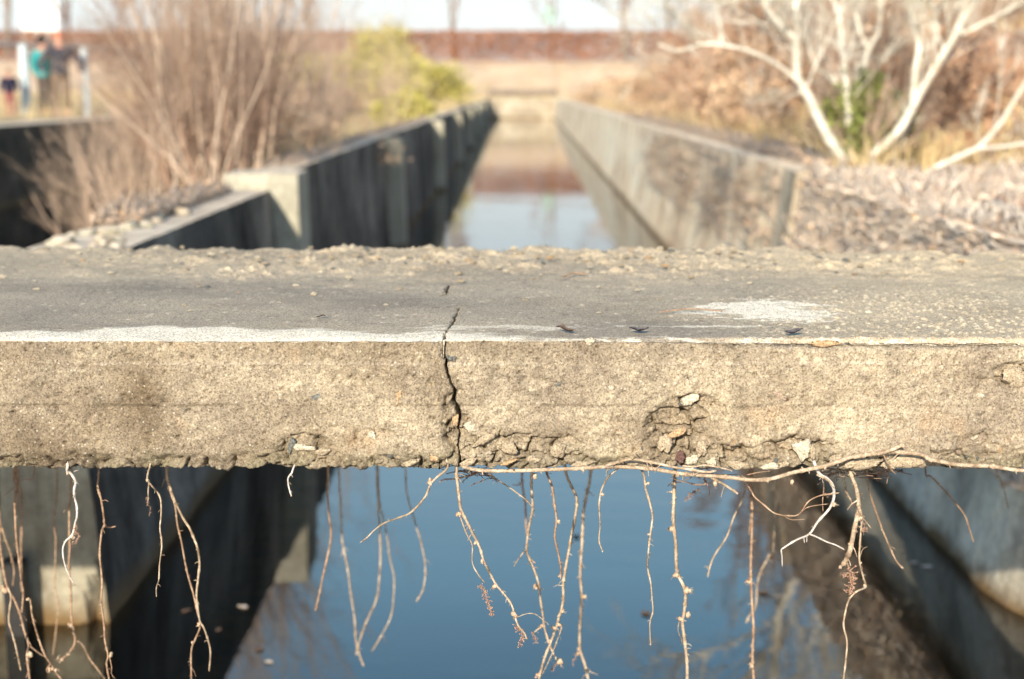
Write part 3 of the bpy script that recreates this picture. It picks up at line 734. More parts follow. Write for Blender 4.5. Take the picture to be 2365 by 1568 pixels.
S('dark knotted twig lying sideways under the slab beside the crack', 'B', [(1560, 92), (1500, 122), (1400, 150), (1310, 155), (1275, 182)], (7, 5), 2.3, mat=MAT_TWIG, stalks=[('B', [(1500, 100), (1550, 118)], 22)], seed=24, up=False)
S('fine twig arching right from the crack to the kinked shoot', 'B', [(1645, 95), (1690, 155), (1762, 200), (1831, 250), (1900, 305), (1955, 375)], (6, 5), 2.3, seed=25)
S('kinked shoot with a thorn-like fork, first right of the crack', 'C', [(150, 95), (150, 260), (155, 370), (130, 480), (110, 640), (122, 700), (165, 800), (195, 900), (207, 1000), (225, 1110), (240, 1210), (270, 1310), (300, 1380), (330, 1440)],
  (10, 9), 2.48, buds=[('C', 180, 120, 22, .2, 0), ('C', 165, 915, 26, -1, 0), ('C', 210, 1195, 22, -1, -.3), ('C', 335, 1440, 32, .5, -1)], branches=[('C', [(105, 655), (60, 710), (20, 775)], 6), ('C', [(115, 680), (145, 725), (175, 748)], 11), ('C', [(220, 1200), (180, 1225), (150, 1260)], 7)], stalks=[('C', [(160, 1240), (180, 1300)], 24), ('C', [(330, 1450), (290, 1500)], 22)], seed=26)
S('dark shaded shoot in front of the kinked one', 'C', [(80, 100), (90, 230), (105, 330), (108, 460), (118, 570)], (9, 8), 2.95, mat=MAT_TWIG, branches=[('C', [(85, 170), (50, 195), (10, 190)], 6)], seed=27)
S('beaded shoot that joins a smoother one in a long V', 'C', [(250, 85), (290, 200), (310, 330), (326, 450), (315, 560), (340, 690), (355, 780), (352, 860)], (10, 8), 2.27, mat=MAT_VINE_RED, buds=[('C', 342, 452, 16, 1, 0), ('C', 350, 840, 14, -1, 0)], seed=28)
S('long smooth shoot, right arm of the V, ending in a pronged fork', 'C', [(385, 80), (430, 205), (465, 300), (445, 450), (412, 620), (385, 780), (368, 880), (367, 1000), (355, 1080), (338, 1130), (325, 1190), (290, 1290), (240, 1420), (198, 1575)],
  (11, 11), 2.41, buds=[('C', 375, 1092, 20, 1, 0), ('C', 295, 1205, 22, -1, -.2), ('C', 350, 1188, 18, 1, 0), ('C', 385, 790, 14, 1, 0), ('C', 200, 1545, 22, 0, 0)], branches=[('C', [(335, 1170), (360, 1200), (325, 1310), (270, 1440), (222, 1540)], 6), ('C', [(350, 1180), (380, 1186)], 4)], seed=29)
S('straight blurred shoot with a dark upper part over the bluest water', 'C', [(572, 70), (540, 260), (520, 380), (506, 600), (496, 800), (505, 980), (495, 1150), (490, 1300), (497, 1380), (530, 1480), (550, 1580)],
  (11, 11), 2.86, buds=[('C', 510, 985, 22, 1, 0), ('C', 470, 1390, 26, -1, 0), ('C', 430, 1355, 14, -1, 0)], branches=[('C', [(520, 1500), (570, 1520), (625, 1540)], 5)], stalks=[('C', [(470, 1380), (440, 1460)], 20)], seed=30)
S('short curved shoot that stops above the small ripples', 'C', [(760, 70), (720, 110), (680, 150), (642, 230), (626, 340), (632, 480), (626, 590), (652, 665)], (8, 5), 2.12, buds=[('C', 645, 262, 13, 1, 0), ('C', 652, 662, 8, 0, -1)], seed=31)
S('wavy shoot with a barbed tip, midway between the V and the stoutest shoot', 'C', [(925, 80), (945, 130), (955, 220), (990, 350), (1000, 430), (985, 530), (970, 650), (964, 770), (990, 900), (1000, 1000), (1006, 1090), (985, 1170), (990, 1325)], (10, 5), 2.12,
  buds=[('C', 978, 182, 17, 1, -.3), ('C', 970, 540, 15, -1, 0), ('C', 990, 1322, 9, 0, -1)], seed=32)
S('stoutest hanging shoot, jogging right halfway down with paired fat buds', 'C', [(1166, 80), (1160, 200), (1155, 300), (1150, 450), (1165, 600), (1170, 750), (1182, 830), (1222, 910), (1235, 1000), (1225, 1100), (1215, 1180), (1235, 1320), (1248, 1450), (1250, 1580)],
  (14, 13), 2.31, buds=[('C', 1115, 500, 26, -1, -.2), ('C', 1150, 840, 28, -1, -.6), ('C', 1255, 935, 32, 1, -.5), ('C', 1165, 1135, 26, -1, .2), ('C', 1250, 1115, 26, 1, .2)], branches=[('C', [(1195, 1150), (1185, 1220), (1210, 1290), (1208, 1330)], 4)], seed=33)
S('dark crooked twig tangle hanging under the main vine', 'C', [(1385, 100), (1372, 160), (1375, 190), (1300, 190), (1268, 185)], (6, 5), 2.34, mat=MAT_TWIG, branches=[('C', [(1340, 150), (1330, 100)], 5), ('C', [(1375, 150), (1405, 230), (1410, 290)], 5)], stalks=[('C', [(1335, 225), (1290, 245), (1240, 290)], 26)], seed=34, up=False)
S('short stubby shoot pointing down right, just below the main vine', 'C', [(1400, 110), (1430, 148), (1520, 197), (1607, 255)], (12, 9), 2.1, buds=[('C', 1450, 190, 26, -.2, -1), ('C', 1603, 252, 11, .5, -1)], seed=35, up=False)
S('straight thin shoot slanting down to the left over the tree reflection', 'C', [(1680, 110), (1645, 290), (1590, 400), (1530, 560), (1450, 680), (1415, 760), (1394, 848)], (5, 7), 2.6, seed=36)
S('long upright shoot at the edge of the brown reflection, with a hooked spur', 'C', [(1708, 60), (1706, 290), (1712, 400), (1712, 560), (1706, 700), (1704, 840), (1712, 1000), (1722, 1200), (1712, 1400), (1722, 1580)],
  (11, 11), 2.61, mat=MAT_VINE_RED, buds=[('C', 1665, 880, 20, -1, -.4), ('C', 1680, 1480, 22, -1, 0)], branches=[('C', [(1700, 830), (1685, 860), (1658, 888)], 12), ('C', [(1700, 400), (1692, 480), (1685, 550)], 8)], seed=37)
S('pale blurred shoot behind the one with the hooked spur', 'C', [(1860, 540), (1825, 690), (1770, 800), (1745, 900), (1735, 1050), (1690, 1120), (1665, 1175)], (9, 7), 3.3, mat=MAT_VINE, seed=38, up=True)
S('zigzag shoot sweeping right from the main vine to the knobbed elbow', 'C', [(1610, 130), (1655, 170), (1700, 230), (1728, 280), (1800, 340), (1868, 395), (1965, 412), (2040, 400), (2105, 312), (2195, 268), (2330, 250)], (7, 5), 2.14, mat=MAT_VINE_RED, buds=[('C', 1966, 412, 9, 0, 0)], branches=[('C', [(2040, 400), (2110, 350), (2250, 328)], 5), ('C', [(1930, 408), (1990, 440), (2090, 436)], 4)], seed=39, up=False)
S('thick elbowed shoot with a knob and a forked lower end', 'D', [(370, 95), (395, 125), (445, 155), (482, 215), (484, 290), (466, 340), (440, 380), (370, 455), (310, 540), (215, 585), (110, 652)], (14, 7), 2.1,
  buds=[('D', 490, 332, 24, 1, -.1), ('D', 360, 460, 9, 0, 0)], branches=[('D', [(308, 540), (370, 565), (430, 595), (500, 620), (565, 655)], 8), ('D', [(112, 655), (118, 720), (120, 775)], 7)], seed=40, mat=MAT_VINE_GREY)
S('heavy club-ended shoot with a reddish dried flower cluster', 'D', [(605, 110), (640, 205), (660, 330), (652, 400), (625, 520), (602, 640), (575, 720), (545, 765)], (14, 22), 2.14,
  buds=[('D', 575, 600, 16, -1, 0), ('D', 680, 430, 26, 0, -1), ('D', 540, 765, 22, -.5, -1), ('D', 625, 490, 14, -1, 0)], branches=[('D', [(655, 330), (672, 390), (690, 430)], 17), ('D', [(690, 430), (720, 465), (748, 500)], 7), ('D', [(575, 740), (605, 800), (640, 850)], 9), ('D', [(672, 260), (690, 250)], 6)],
  stalks=[('D', [(600, 800), (625, 850), (610, 900), (595, 950)], 46), ('D', [(700, 470), (700, 520)], 28), ('D', [(570, 830), (545, 830)], 24), ('D', [(640, 490), (640, 520)], 22)], seed=41)
S('long thread-like shoot dropping from the club-ended one to the bottom edge', 'D', [(684, 440), (670, 600), (665, 740), (700, 880), (706, 918), (645, 945), (598, 990), (572, 1050), (550, 1180), (575, 1300), (570, 1420), (552, 1580)], (8, 8), 2.16,
  buds=[('D', 704, 905, 14, 0, 0), ('D', 672, 745, 11, 0, 0)], branches=[('D', [(662, 730), (690, 650), (722, 632)], 4)], seed=42, up=False)
S('straight reddish shoot slanting right over black water', 'D', [(720, 80), (735, 230), (762, 320), (790, 400), (830, 520), (860, 590), (890, 660), (932, 740), (972, 780)], (7, 6), 2.45, mat=MAT_VINE_RED, buds=[('D', 738, 238, 12, 0, 0), ('D', 968, 776, 11, 0, 0), ('D', 824, 510, 9, 0, 0), ('D', 895, 662, 9, 0, 0)], seed=43)
S('short shoot leaning on the club-ended one from the left', 'D', [(555, 90), (570, 230), (600, 290), (640, 362)], (9, 8), 2.4, buds=[('D', 572, 235, 10, 0, 1)], seed=44)
S('fine reddish twig behind the elbowed shoot', 'D', [(405, 120), (412, 220), (405, 300), (408, 385)], (6, 4), 2.16, mat=MAT_VINE_RED, branches=[('D', [(408, 250), (440, 265), (490, 258)], 4)], stalks=[('D', [(420, 250), (435, 275)], 18)], seed=45)
S('slim shoot slanting across the grey pier on the right', 'D', [(1130, 80), (1165, 130), (1230, 195), (1320, 290), (1365, 345), (1412, 412), (1440, 490), (1475, 600)], (8, 5), 2.62, mat=MAT_VINE_RED, buds=[('D', 1230, 190, 10, 0, 0), ('D', 1410, 412, 8, 0, 0)], seed=46)
S('short dark twig at the right, in front of the mossy streak of the pier', 'D', [(1635, 75), (1650, 130), (1690, 230), (1718, 365)], (6, 4), 3.0, mat=MAT_VINE_RED, seed=47)

# the main vine that runs along the lower edge of the slab
def main_vine():
    K = 0.3261
    def c5(x, y): return (788.5 + x * .3662, 535.9 + y * .3662)
    def c6(x, y): return (1575.4 + x * .3662, 535.9 + y * .3662)
    a = [c5(760, 1478), c5(860, 1500), c5(1000, 1506), c5(1200, 1501), c5(1500, 1490), c5(1640, 1481), c5(1740, 1480), c5(1950, 1492), (1575, 1094), c6(150, 1534), c6(300, 1548), c6(420, 1562), c6(550, 1556), c6(700, 1515), c6(900, 1474), c6(1080, 1415), c6(1270, 1388), c6(1400, 1335)]
    root = None
    def piece(uv, r0, r1, d, name, parent, seed, mat=MAT_VINE):
        v, f, l = shoot_geom(uv, r0, r1, d, d, False, seed, 10, 0.06)
        if parent is None:
            o = mesh_np(name, v - l[0], f, mat, True, None, tuple(l[0])); return o, l
        return mesh_np(name, v - parent[1][0], f, mat, True, parent[0]), l
    root = piece(a, 15, 17, 2.085, 'main_vine', None, 80)
    tag(root[0], 'thick woody vine running along the broken lower edge of the slab', 'vine')
    piece([c6(1080, 1420), c6(1270, 1385), c6(1500, 1402), c6(1560, 1432), c6(1750, 1467), c6(1950, 1477), c6(2200, 1506), c6(2600, 1490), c6(3000, 1512), c6(3350, 1530)], 17, 15, 2.087, 'stem', root, 81)
    piece([c5(1660, 1478), c5(1740, 1450), c5(1830, 1432), c5(1960, 1452), c5(2100, 1482), (1588, 1083), (1632, 1090), (1655, 1086)], 12, 10, 2.08, 'stem', root, 82)
    piece([c5(1830, 1432), c5(1850, 1400), c5(1835, 1380)], 9, 4, 2.083, 'side_shoot', root, 83)
    piece([c6(410, 1530), c6(480, 1515), c6(560, 1505)], 5, 4, 2.08, 'side_shoot', root, 84, MAT_VINE_RED)
    piece([c6(850, 1530), c6(920, 1568), c6(960, 1610)], 9, 8, 2.08, 'side_shoot', root, 85)
    piece([c6(1260, 1385), c6(1285, 1440), c6(1320, 1500), c6(1350, 1530)], 8, 4, 2.09, 'side_shoot', root, 86, MAT_VINE_RED)
    piece([c6(0, 1475), c6(80, 1478), c6(150, 1470), c6(300, 1500), c6(310, 1512)], 8, 5, 2.08, 'side_shoot', root, 87)
    for i, (u, v, s_) in enumerate([(*c5(1215, 1530), 22), (*c5(1520, 1498), 14), (*c6(690, 1565), 20), (*c6(1950, 1468), 20), (*c6(1390, 1340), 14), (*c6(60, 1490), 18), (*c6(540, 1560), 14), (*c6(900, 1480), 15), (*c6(1560, 1432), 14)]):
        p = np.array(P(u, v, 2.078)) - root[1][0]
        bud_mesh(root[0], p, s_ * K / FPX * 2.1, (0, -.4, -.5), 900 + i)
    # fine dark rootlets gripping the underside
    g = np.random.default_rng(5); arr = []
    for c, x0, x1 in (('B', 1460, 1600), ('D', 440, 700), ('D', 720, 860), ('C', 1250, 1420)):
        for k in range(16):
            u0 = OFF[c] + g.uniform(x0, x1) * K; p = np.array(P(u0, 1084 + g.uniform(-6, 10), 2.2 + g.uniform(0, .15)))
            pl = [p]
            for j in range(4): pl.append(pl[-1] + np.array([g.normal(0, .012), g.normal(0, .006), g.normal(-.002, .004)]))
            arr.append(pl)
    v, f, cp = tubes(np.array(arr), np.full((len(arr), 5), 0.0009), 3)
    o = mesh_np('rootlets', v - root[1][0], [f, cp], MAT_TWIG, True, root[0]); tag(o, kind='stuff')
main_vine()

# small litter on the slab
def leaf_thing(u, v, size, label, mat, rot, seed):
    x, y = Q(u, v, 0.203)
    g = np.random.default_rng(seed)
    n = 9; t = np.linspace(0, 1, n); w = np.sin(np.pi * t ** 0.8) * 0.32
    curl = 0.25 * np.sin(t * 5 + seed)
    V = []
    for k, s_ in enumerate((-1, -.4, .3, 1)):
        V.append(np.stack([t - .5, w * s_, 0.10 + curl * 0.4 + 0.35 * w * abs(s_) ** 1.5 + g.normal(0, .02, n)], -1))
    V = np.array(V).reshape(-1, 3) * size
    V = np.vstack([V, V - [0, 0, 0.0006]])
    f = grid_faces(4, n); f2 = grid_faces(4, n, 4 * n, True)
    o = mesh_np('dry_leaf', V, np.vstack([f, f2]), mat, True, None, (x, y, 0.205)); o.rotation_euler.z = rot
    return tag(o, label, 'leaf')
LEAF_D = simple('shrivelled_leaf_brown', (0.09, 0.055, 0.04), (0.2, 0.13, 0.09), 200, 0.8, 0.3, 0.0005)
LEAF_P = simple('shrivelled_leaf_purple', (0.07, 0.06, 0.065), (0.16, 0.13, 0.13), 200, 0.8, 0.3, 0.0005)
leaf_thing(1304, 766, .028, 'small shrivelled brown leaf on the slab right of the crack', LEAF_D, -.3, 1)
leaf_thing(1475, 767, .030, 'flat purplish leaf scrap on the slab front edge, near the pale pebble', LEAF_P, .1, 2)
leaf_thing(1832, 772, .030, 'dark curled leaf on the slab front edge below the white splash', LEAF_P, .2, 3)
leaf_thing(741, 735, .016, 'tiny dark reddish leaf bit on the grey slab left of the crack', LEAF_D, 0, 4)
def straw(u0, v0, u1, v1, label, r=.0011):
    a = Q(u0, v0, .204); b = Q(u1, v1, .204); m = ((a[0] + b[0]) / 2, (a[1] + b[1]) / 2 + .01)
    c = catmull([(0, 0, .0), (m[0] - a[0], m[1] - a[1], .004), (b[0] - a[0], b[1] - a[1], .001)], 8)
    v, f, _ = tubes(c[None], np.full((1, len(c)), r), 6, ref=(0, 0, 1), close=False)
    o = mesh_np('pine_needle', v, f, MAT_VINE_RED, True, None, (a[0], a[1], .2055)); tag(o, label, 'twig')
straw(1522, 723, 1668, 722, 'thin orange needle lying on the slab left of the white splash')
straw(1300, 641, 1352, 636, 'short reddish twig bit lying on the rough rear of the slab', .002)
# ------------------------------------------------------------------ ground, water, walls
ZW = -1.30
def xl_in(y): return -1.50 - 0.0006 * (y - 8)
def xr_in(y): return 1.90 + 0.0128 * np.maximum(0, y - 9.5)

def left_z(s, y):
    """s metres outward from the left wall's outer edge"""
    near = -0.22 - 0.12 * s - 1.5 * sstep(0.8, 2.2, s)
    far = 0.02 + 0.02 * s * 0
    k = sstep(34, 42, y)
    z = near * (1 - k) + far * k
    z = z + 2.6 * sstep(96, 116, y) + 0.35 * sstep(42, 86, y) * sstep(0, 3, s)
    return z
def right_z(s, y):
    hill = 0.02 - 0.16 * sstep(6, 8, y) * (1 - sstep(13, 17, y)) * (1 - sstep(0.6, 2.0, s)) + 2.9 * sstep(0.3, 7.5, s) * (1 - 0.35 * sstep(40, 90, y))
    return np.maximum(hill, 0.02 + 2.9 * sstep(97, 116, y))

def build_ground():
    ys = np.concatenate([np.arange(4.3, 20, 0.4), np.arange(20, 50, 0.9), np.arange(50, 124, 1.6), [130, 150, 200, 400, 900, 1800]])
    sl = np.concatenate([[0.0], np.arange(0.25, 3, 0.25), np.arange(3, 12, 0.8), np.arange(12, 50, 4), [80, 200, 600, 1500]])
    rows = []
    for y in ys:
        o_l = xl_in(y) - 0.30; o_r = float(xr_in(y)) + 0.36 + 0.42 * (1 - float(sstep(5.2, 6.2, np.array(y))))
        closed = y > 98.5
        mid = np.linspace(o_l + 0.2, o_r - 0.2, 7)
        xL = o_l - sl[::-1]; xR = o_r + sl
        zl = left_z(sl[::-1], np.full(len(sl), y)); zr = right_z(sl, np.full(len(sl), y))
        if y < 4.85: zl = zl * 0 - 1.95
        zr[0] -= 0.3
        zm = np.full(7, -1.95)
        if closed: zm = np.full(7, 0.02 + 2.85 * float(sstep(98, 116, y)))
        rows.append((np.concatenate([xL, mid, xR]), np.full(len(sl) * 2 + 7, y), np.concatenate([zl, zm, zr])))
    X = np.array([r[0] for r in rows]); Y = np.array([r[1] for r in rows]); Z = np.array([r[2] for r in rows])
    amp = 0.10 * np.clip((np.abs(X) - 1.6) / 3, 0.15, 1)
    Z = Z + amp * fbm(X * 0.5, Y * 0.5, 401, 4) * (Z > -1.6)
    Z[ys > 115] = np.maximum(Z[ys > 115], 0) * 0 + 2.9
    m = M('dry_bank_soil', 0.95, 0.1)
    xyz = m.node('ShaderNodeSeparateXYZ'); m.link(m.co, xyz.inputs[0])
    n = m.noise(0.35, 5, 0.65); n2 = m.noise(3.5, 5, 0.7)
    sand = m.ramp(n, [(0.3, (0.58, 0.40, 0.26)), (0.7, (0.78, 0.58, 0.40))])
    left = m.ramp(n2, [(0.3, (0.30, 0.21, 0.11)), (0.55, (0.47, 0.35, 0.2)), (0.75, (0.52, 0.42, 0.24))])
    right = m.ramp(n2, [(0.3, (0.30, 0.15, 0.09)), (0.5, (0.50, 0.29, 0.18)), (0.75, (0.60, 0.42, 0.28))])
    kx = m.math('MULTIPLY', m.math('ADD', xyz.outputs[0], m.math('MULTIPLY', n, 2.0)), 0.5)
    k = m.node('ShaderNodeClamp'); m.link(kx, k.inputs[0])
    c = m.mix(left, right, k.outputs[0])
    ky = m.node('ShaderNodeMapRange'); ky.inputs[1].default_value = 60; ky.inputs[2].default_value = 92; m.link(xyz.outputs[1], ky.inputs[0])
    c = m.mix(c, sand, ky.outputs[0])
    m.color(c); m.bump(n2, 0.6, 0.08)
    nr, nc = X.shape
    o = mesh_np('ground', np.stack([X, Y, Z], -1).reshape(-1, 3), grid_faces(nr, nc), m.m, True)
    tag(o, 'dry sandy banks either side of the old channel', None, None, 'structure')
    return o
build_ground()
def ground_z(x, y):
    if x < 0:
        z = float(left_z(np.array(max(0.0, xl_in(y) - 0.30 - x)), np.array(float(y))))
    else:
        z = float(right_z(np.array(max(0.0, x - float(xr_in(y)) - 0.36)), np.array(float(y))))
    return z

def water_and_bed():
    m = M('channel_bed_mud', 0.9, 0.1)
    c = m.ramp(m.noise(1.6, 5, 0.7), [(0.35, (0.035, 0.028, 0.010)), (0.5, (0.14, 0.11, 0.035)), (0.64, (0.34, 0.25, 0.09))])
    m.color(m.mix(c, m.ramp(m.vor(9), [(0.0, (1.5, 1.3, 1.0)), (0.25, (0.8, 0.8, 0.8))]), 0.6, 'MULTIPLY'))
    x = np.linspace(-16, 14, 90); y = np.linspace(-8, 103, 200)
    X, Y = np.meshgrid(x, y); Z = -1.80 + 0.10 * fbm(X * 0.7, Y * 0.7, 420, 4)
    o = mesh_np('channel_bed', np.stack([X, Y, Z], -1).reshape(-1, 3), grid_faces(200, 90), m.m); tag(o, 'muddy olive bed under the shallow water', None, None, 'structure')
    w = bpy.data.materials.new('still_water'); w.use_nodes = True; t = w.node_tree; t.nodes.clear()
    N = t.nodes.new; L = t.links.new
    out = N('ShaderNodeOutputMaterial'); mix = N('ShaderNodeMixShader'); gl = N('ShaderNodeBsdfGlossy'); tr = N('ShaderNodeBsdfTransparent'); fr = N('ShaderNodeFresnel')
    fr.inputs['IOR'].default_value = 2.0
    gl.inputs['Roughness'].default_value = 0.02; gl.inputs['Color'].default_value = (1, 1, 1, 1)
    tr.inputs['Color'].default_value = (0.74, 0.64, 0.36, 1)
    tc = N('ShaderNodeTexCoord'); mp = N('ShaderNodeMapping'); mp.inputs['Scale'].default_value = (1.0, 2.2, 1); L(tc.outputs['Object'], mp.inputs[0])
    n1 = N('ShaderNodeTexNoise'); n1.inputs['Scale'].default_value = 2.2; n1.inputs['Detail'].default_value = 3; L(mp.outputs[0], n1.inputs['Vector'])
    n2 = N('ShaderNodeTexNoise'); n2.inputs['Scale'].default_value = 0.5; L(mp.outputs[0], n2.inputs['Vector'])
    mul = N('ShaderNodeMath'); mul.operation = 'MULTIPLY'; L(n1.outputs[0], mul.inputs[0]); pw = N('ShaderNodeMath'); pw.operation = 'POWER'; pw.inputs[1].default_value = 3.0; L(n2.outputs[0], pw.inputs[0]); L(pw.outputs[0], mul.inputs[1])
    b = N('ShaderNodeBump'); b.inputs['Strength'].default_value = 0.9; b.inputs['Distance'].default_value = 0.012; L(mul.outputs[0], b.inputs['Height'])
    L(b.outputs[0], gl.inputs['Normal']); L(b.outputs[0], fr.inputs['Normal'])
    L(fr.outputs[0], mix.inputs[0]); L(tr.outputs[0], mix.inputs[1]); L(gl.outputs[0], mix.inputs[2]); L(mix.outputs[0], out.inputs[0])
    o = mesh_np('water', [(-16, -8, ZW), (14, -8, ZW), (14, 103, ZW), (-16, 103, ZW)], np.array([[0, 1, 2, 3]]), w, False)
    tag(o, 'still shallow water mirroring the blue sky', None, None, 'structure')
water_and_bed()

def wall_mesh(name, y0, y1, it, ifo, ou, zt, zb, mat, parent=None, step=0.12, seed=0, side=-1, rough=0.012, crack=None, topamp=0.0, nose=0.0, endmat=None):  # crack also takes the groove that stands in for a stem's shadow
    """side -1: wall left of the channel (inner face looks right); +1 mirrored. it/ifo/ou: functions of y"""
    n = max(3, int((y1 - y0) / step)); ys = y0 + (y1 - y0) * np.linspace(0, 1, n) ** (1.5 if y1 - y0 > 20 else 1)
    prof = [(0, t) for t in np.linspace(0, 1, 4)[:-1]] + [(1, t) for t in np.linspace(0, 1, 6)[:-1]] + [(2, t) for t in np.linspace(0, 1, 24)]
    X = np.zeros((n, len(prof))); Z = X.copy(); Y = np.repeat(ys[:, None], len(prof), 1)
    for j, (k, t) in enumerate(prof):
        a, b, c = it(ys), ifo(ys), ou(ys)
        if k == 0: X[:, j] = c; Z[:, j] = zb + (zt - zb) * t
        if k == 1: X[:, j] = c + (a - c) * t; Z[:, j] = zt
        if k == 2: X[:, j] = a + (b - a) * t; Z[:, j] = zt + (zb - zt) * t
    if nose:
        sh = nose * np.clip(1 - (Y - y0) / nose, 0, 1) ** 2 * 0.3
        inner = np.array([k == 2 or (k == 1 and t > 0.5) for k, t in prof])
        X = X + side * sh * inner[None, :]
    q = fbm(Y * 2.2, Z * 2.2 + X, seed + 1, 4)
    q2 = fbm(Y * 9, Z * 9 + X * 5, seed + 2, 4, 0.6)
    isin = np.array([k == 2 for k, t in prof])[None, :]; istop = np.array([k == 1 for k, t in prof])[None, :]
    X = X + isin * (rough * q + rough * 0.6 * q2) * 1.0
    Z = Z + istop * (rough * 0.6 * q + topamp * fbm(Y * 3, X * 8, seed + 4, 3))
    V = np.stack([X, Y, Z], -1).reshape(-1, 3); fs = [grid_faces(n, len(prof), 0, side < 0)]
    # near end face
    nx, nz = 26, 34
    tz = np.linspace(0, 1, nz)[:, None]; tx = np.linspace(0, 1, nx)[None, :]
    a, b, c = float(it(np.array(y0))), float(ifo(np.array(y0))), float(ou(np.array(y0)))
    add = nose * 0.3 * side if nose else 0
    xin = a + (b - a) * tz + add
    EX = c + (xin - c) * tx; EZ = zt + (zb - zt) * tz + 0 * tx
    fade = np.sin(np.pi * tx) ** .3 * np.sin(np.pi * np.clip(tz, 0.0, 1)) ** .3
    EY = y0 - fade * (0.01 + rough * fbm(EX * 6, EZ * 6, seed + 7, 4))
    if crack is not None:  # also carves the groove that stands in for a stem's shadow
        d, w = seg_dist(EX, EZ, crack[0], crack[1]); EY = EY + 0.06 * sstep(1.4, 0.4, d / w)
    off = len(V); V = np.vstack([V, np.stack([EX + 0 * EY, EY, EZ], -1).reshape(-1, 3)])
    fs.append(grid_faces(nz, nx, off, side > 0))
    o = mesh_np(name, V, np.vstack(fs), mat, False, parent)
    if endmat:
        o.data.materials.append(endmat); mi = np.zeros(len(o.data.polygons), np.int32); mi[-len(fs[1]):] = 1; o.data.polygons.foreach_set('material_index', mi)
    return o
C = lambda v: (lambda y: np.asarray(y) * 0 + v)

# left side of the channel
lw = empty('channel_wall', (0, 0, 0), 'long dark left channel wall with lit pilasters, receding from the pier', 'wall')
stem_shadow_groove = ([(-1.42, -0.7), (-1.40, -1.0), (-1.44, -1.12), (-1.475, -1.2), (-1.49, -1.3), (-1.49, -1.5)], [.008, .012, .018, .022, .02, .02])  # cast shadow of a vine stem, put into the pier face as a groove
wall_mesh('wall_section', 4.82, 9.06, C(-1.54), C(-1.375), C(-1.92), -0.05, -2.0, MAT_WALL_L, lw, 0.12, 1, -1, 0.012, stem_shadow_groove, 0.012, 0, MAT_PIER_L)
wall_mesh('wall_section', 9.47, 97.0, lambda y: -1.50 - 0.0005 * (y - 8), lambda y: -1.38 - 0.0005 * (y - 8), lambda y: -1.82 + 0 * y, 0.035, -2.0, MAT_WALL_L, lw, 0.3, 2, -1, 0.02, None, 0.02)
wall_mesh('pilaster', 9.07, 9.55, C(-1.363), C(-1.33), C(-1.83), 0.05, -2.0, MAT_PILASTER, lw, 0.1, 3, -1, 0.006)
for yb in (16.8, 27, 37, 47, 58, 70):
    wall_mesh('pilaster', yb, yb + 0.45, C(-1.30), C(-1.24), C(-1.6), 0.012, -2.0, MAT_PILASTER, lw, 0.15, 5, -1, 0.006)
# pale rubble lying mortared on the broken near end of the wall top
gr_ = np.random.default_rng(17)
for k in range(34):
    s_ = gr_.uniform(.018, .055); vv, ff = lump((s_, s_ * gr_.uniform(.7, 1.3), s_ * .55), 800 + k, ICO2, .5, 1.5)
    y_ = 5.2 + gr_.random() ** 1.6 * 2.6
    mesh_np('rubble_stone', vv, ff, MAT_PILASTER if k % 3 else MAT_END, False, lw, (gr_.uniform(-1.9, -1.58), y_, -.05 + s_ * .2))
# right side
rw = empty('channel_wall', (0, 0, 0), 'sunlit right channel wall, stained brown and overgrown near its broken end', 'wall')
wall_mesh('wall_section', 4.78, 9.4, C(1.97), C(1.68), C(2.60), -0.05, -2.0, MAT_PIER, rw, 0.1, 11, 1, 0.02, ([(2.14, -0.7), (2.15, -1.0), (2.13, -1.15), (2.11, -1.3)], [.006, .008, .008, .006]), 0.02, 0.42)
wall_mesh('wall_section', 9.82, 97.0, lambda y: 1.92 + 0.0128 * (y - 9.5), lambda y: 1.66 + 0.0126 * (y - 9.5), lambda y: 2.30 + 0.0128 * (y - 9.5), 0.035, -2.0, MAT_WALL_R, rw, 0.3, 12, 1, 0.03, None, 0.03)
wall_mesh('pilaster', 9.41, 9.87, C(1.87), C(1.66), C(2.36), 0.045, -2.0, MAT_END, rw, 0.1, 13, 1, 0.03)
for yb in ():
    wall_mesh('pilaster', yb, yb + 0.45, lambda y: 1.90 + 0.0128 * (y - 9.5) + 0 * y, lambda y: 1.64 + 0.0126 * (y - 9.5), lambda y: 2.1 + 0.0128 * (y - 9.5), 0.015, -2.0, MAT_WALL_R, rw, 0.15, 15, 1, 0.006)

def box_mesh(name, x0, x1, y0, y1, z0, z1, mat, parent=None, bev=0.0):
    v = np.array([(x, y, z) for x in (x0, x1) for y in (y0, y1) for z in (z0, z1)], float)
    f = np.array([[0, 1, 3, 2], [4, 6, 7, 5], [0, 4, 5, 1], [2, 3, 7, 6], [0, 2, 6, 4], [1, 5, 7, 3]])
    o = mesh_np(name, v, f, mat, False, parent)
    if bev:
        b = o.modifiers.new('b', 'BEVEL'); b.width = bev; b.segments = 2
    return o
# supports for the slab ends, outside the frame
for x0, x1, s_ in ((-4.0, -2.9, 'left'), (2.75, 3.9, 'right')):
    o = box_mesh('slab_pier', x0, x1, 1.9, 4.75, -2.0, -0.004, MAT_WALL_L, None, 0.02)
    tag(o, 'concrete pier block carrying the %s end of the slab' % s_, 'pier')
# cross wall that closes the channel
cw = wall_mesh('cross_wall', 97.1, 97.9, C(-2.2), C(-2.2), C(4.0), 0.14, -2.0, MAT_END, None, 0.3, 21, -1, 0.01)
tag(cw, 'low pale cross wall closing the far end of the channel', 'wall')
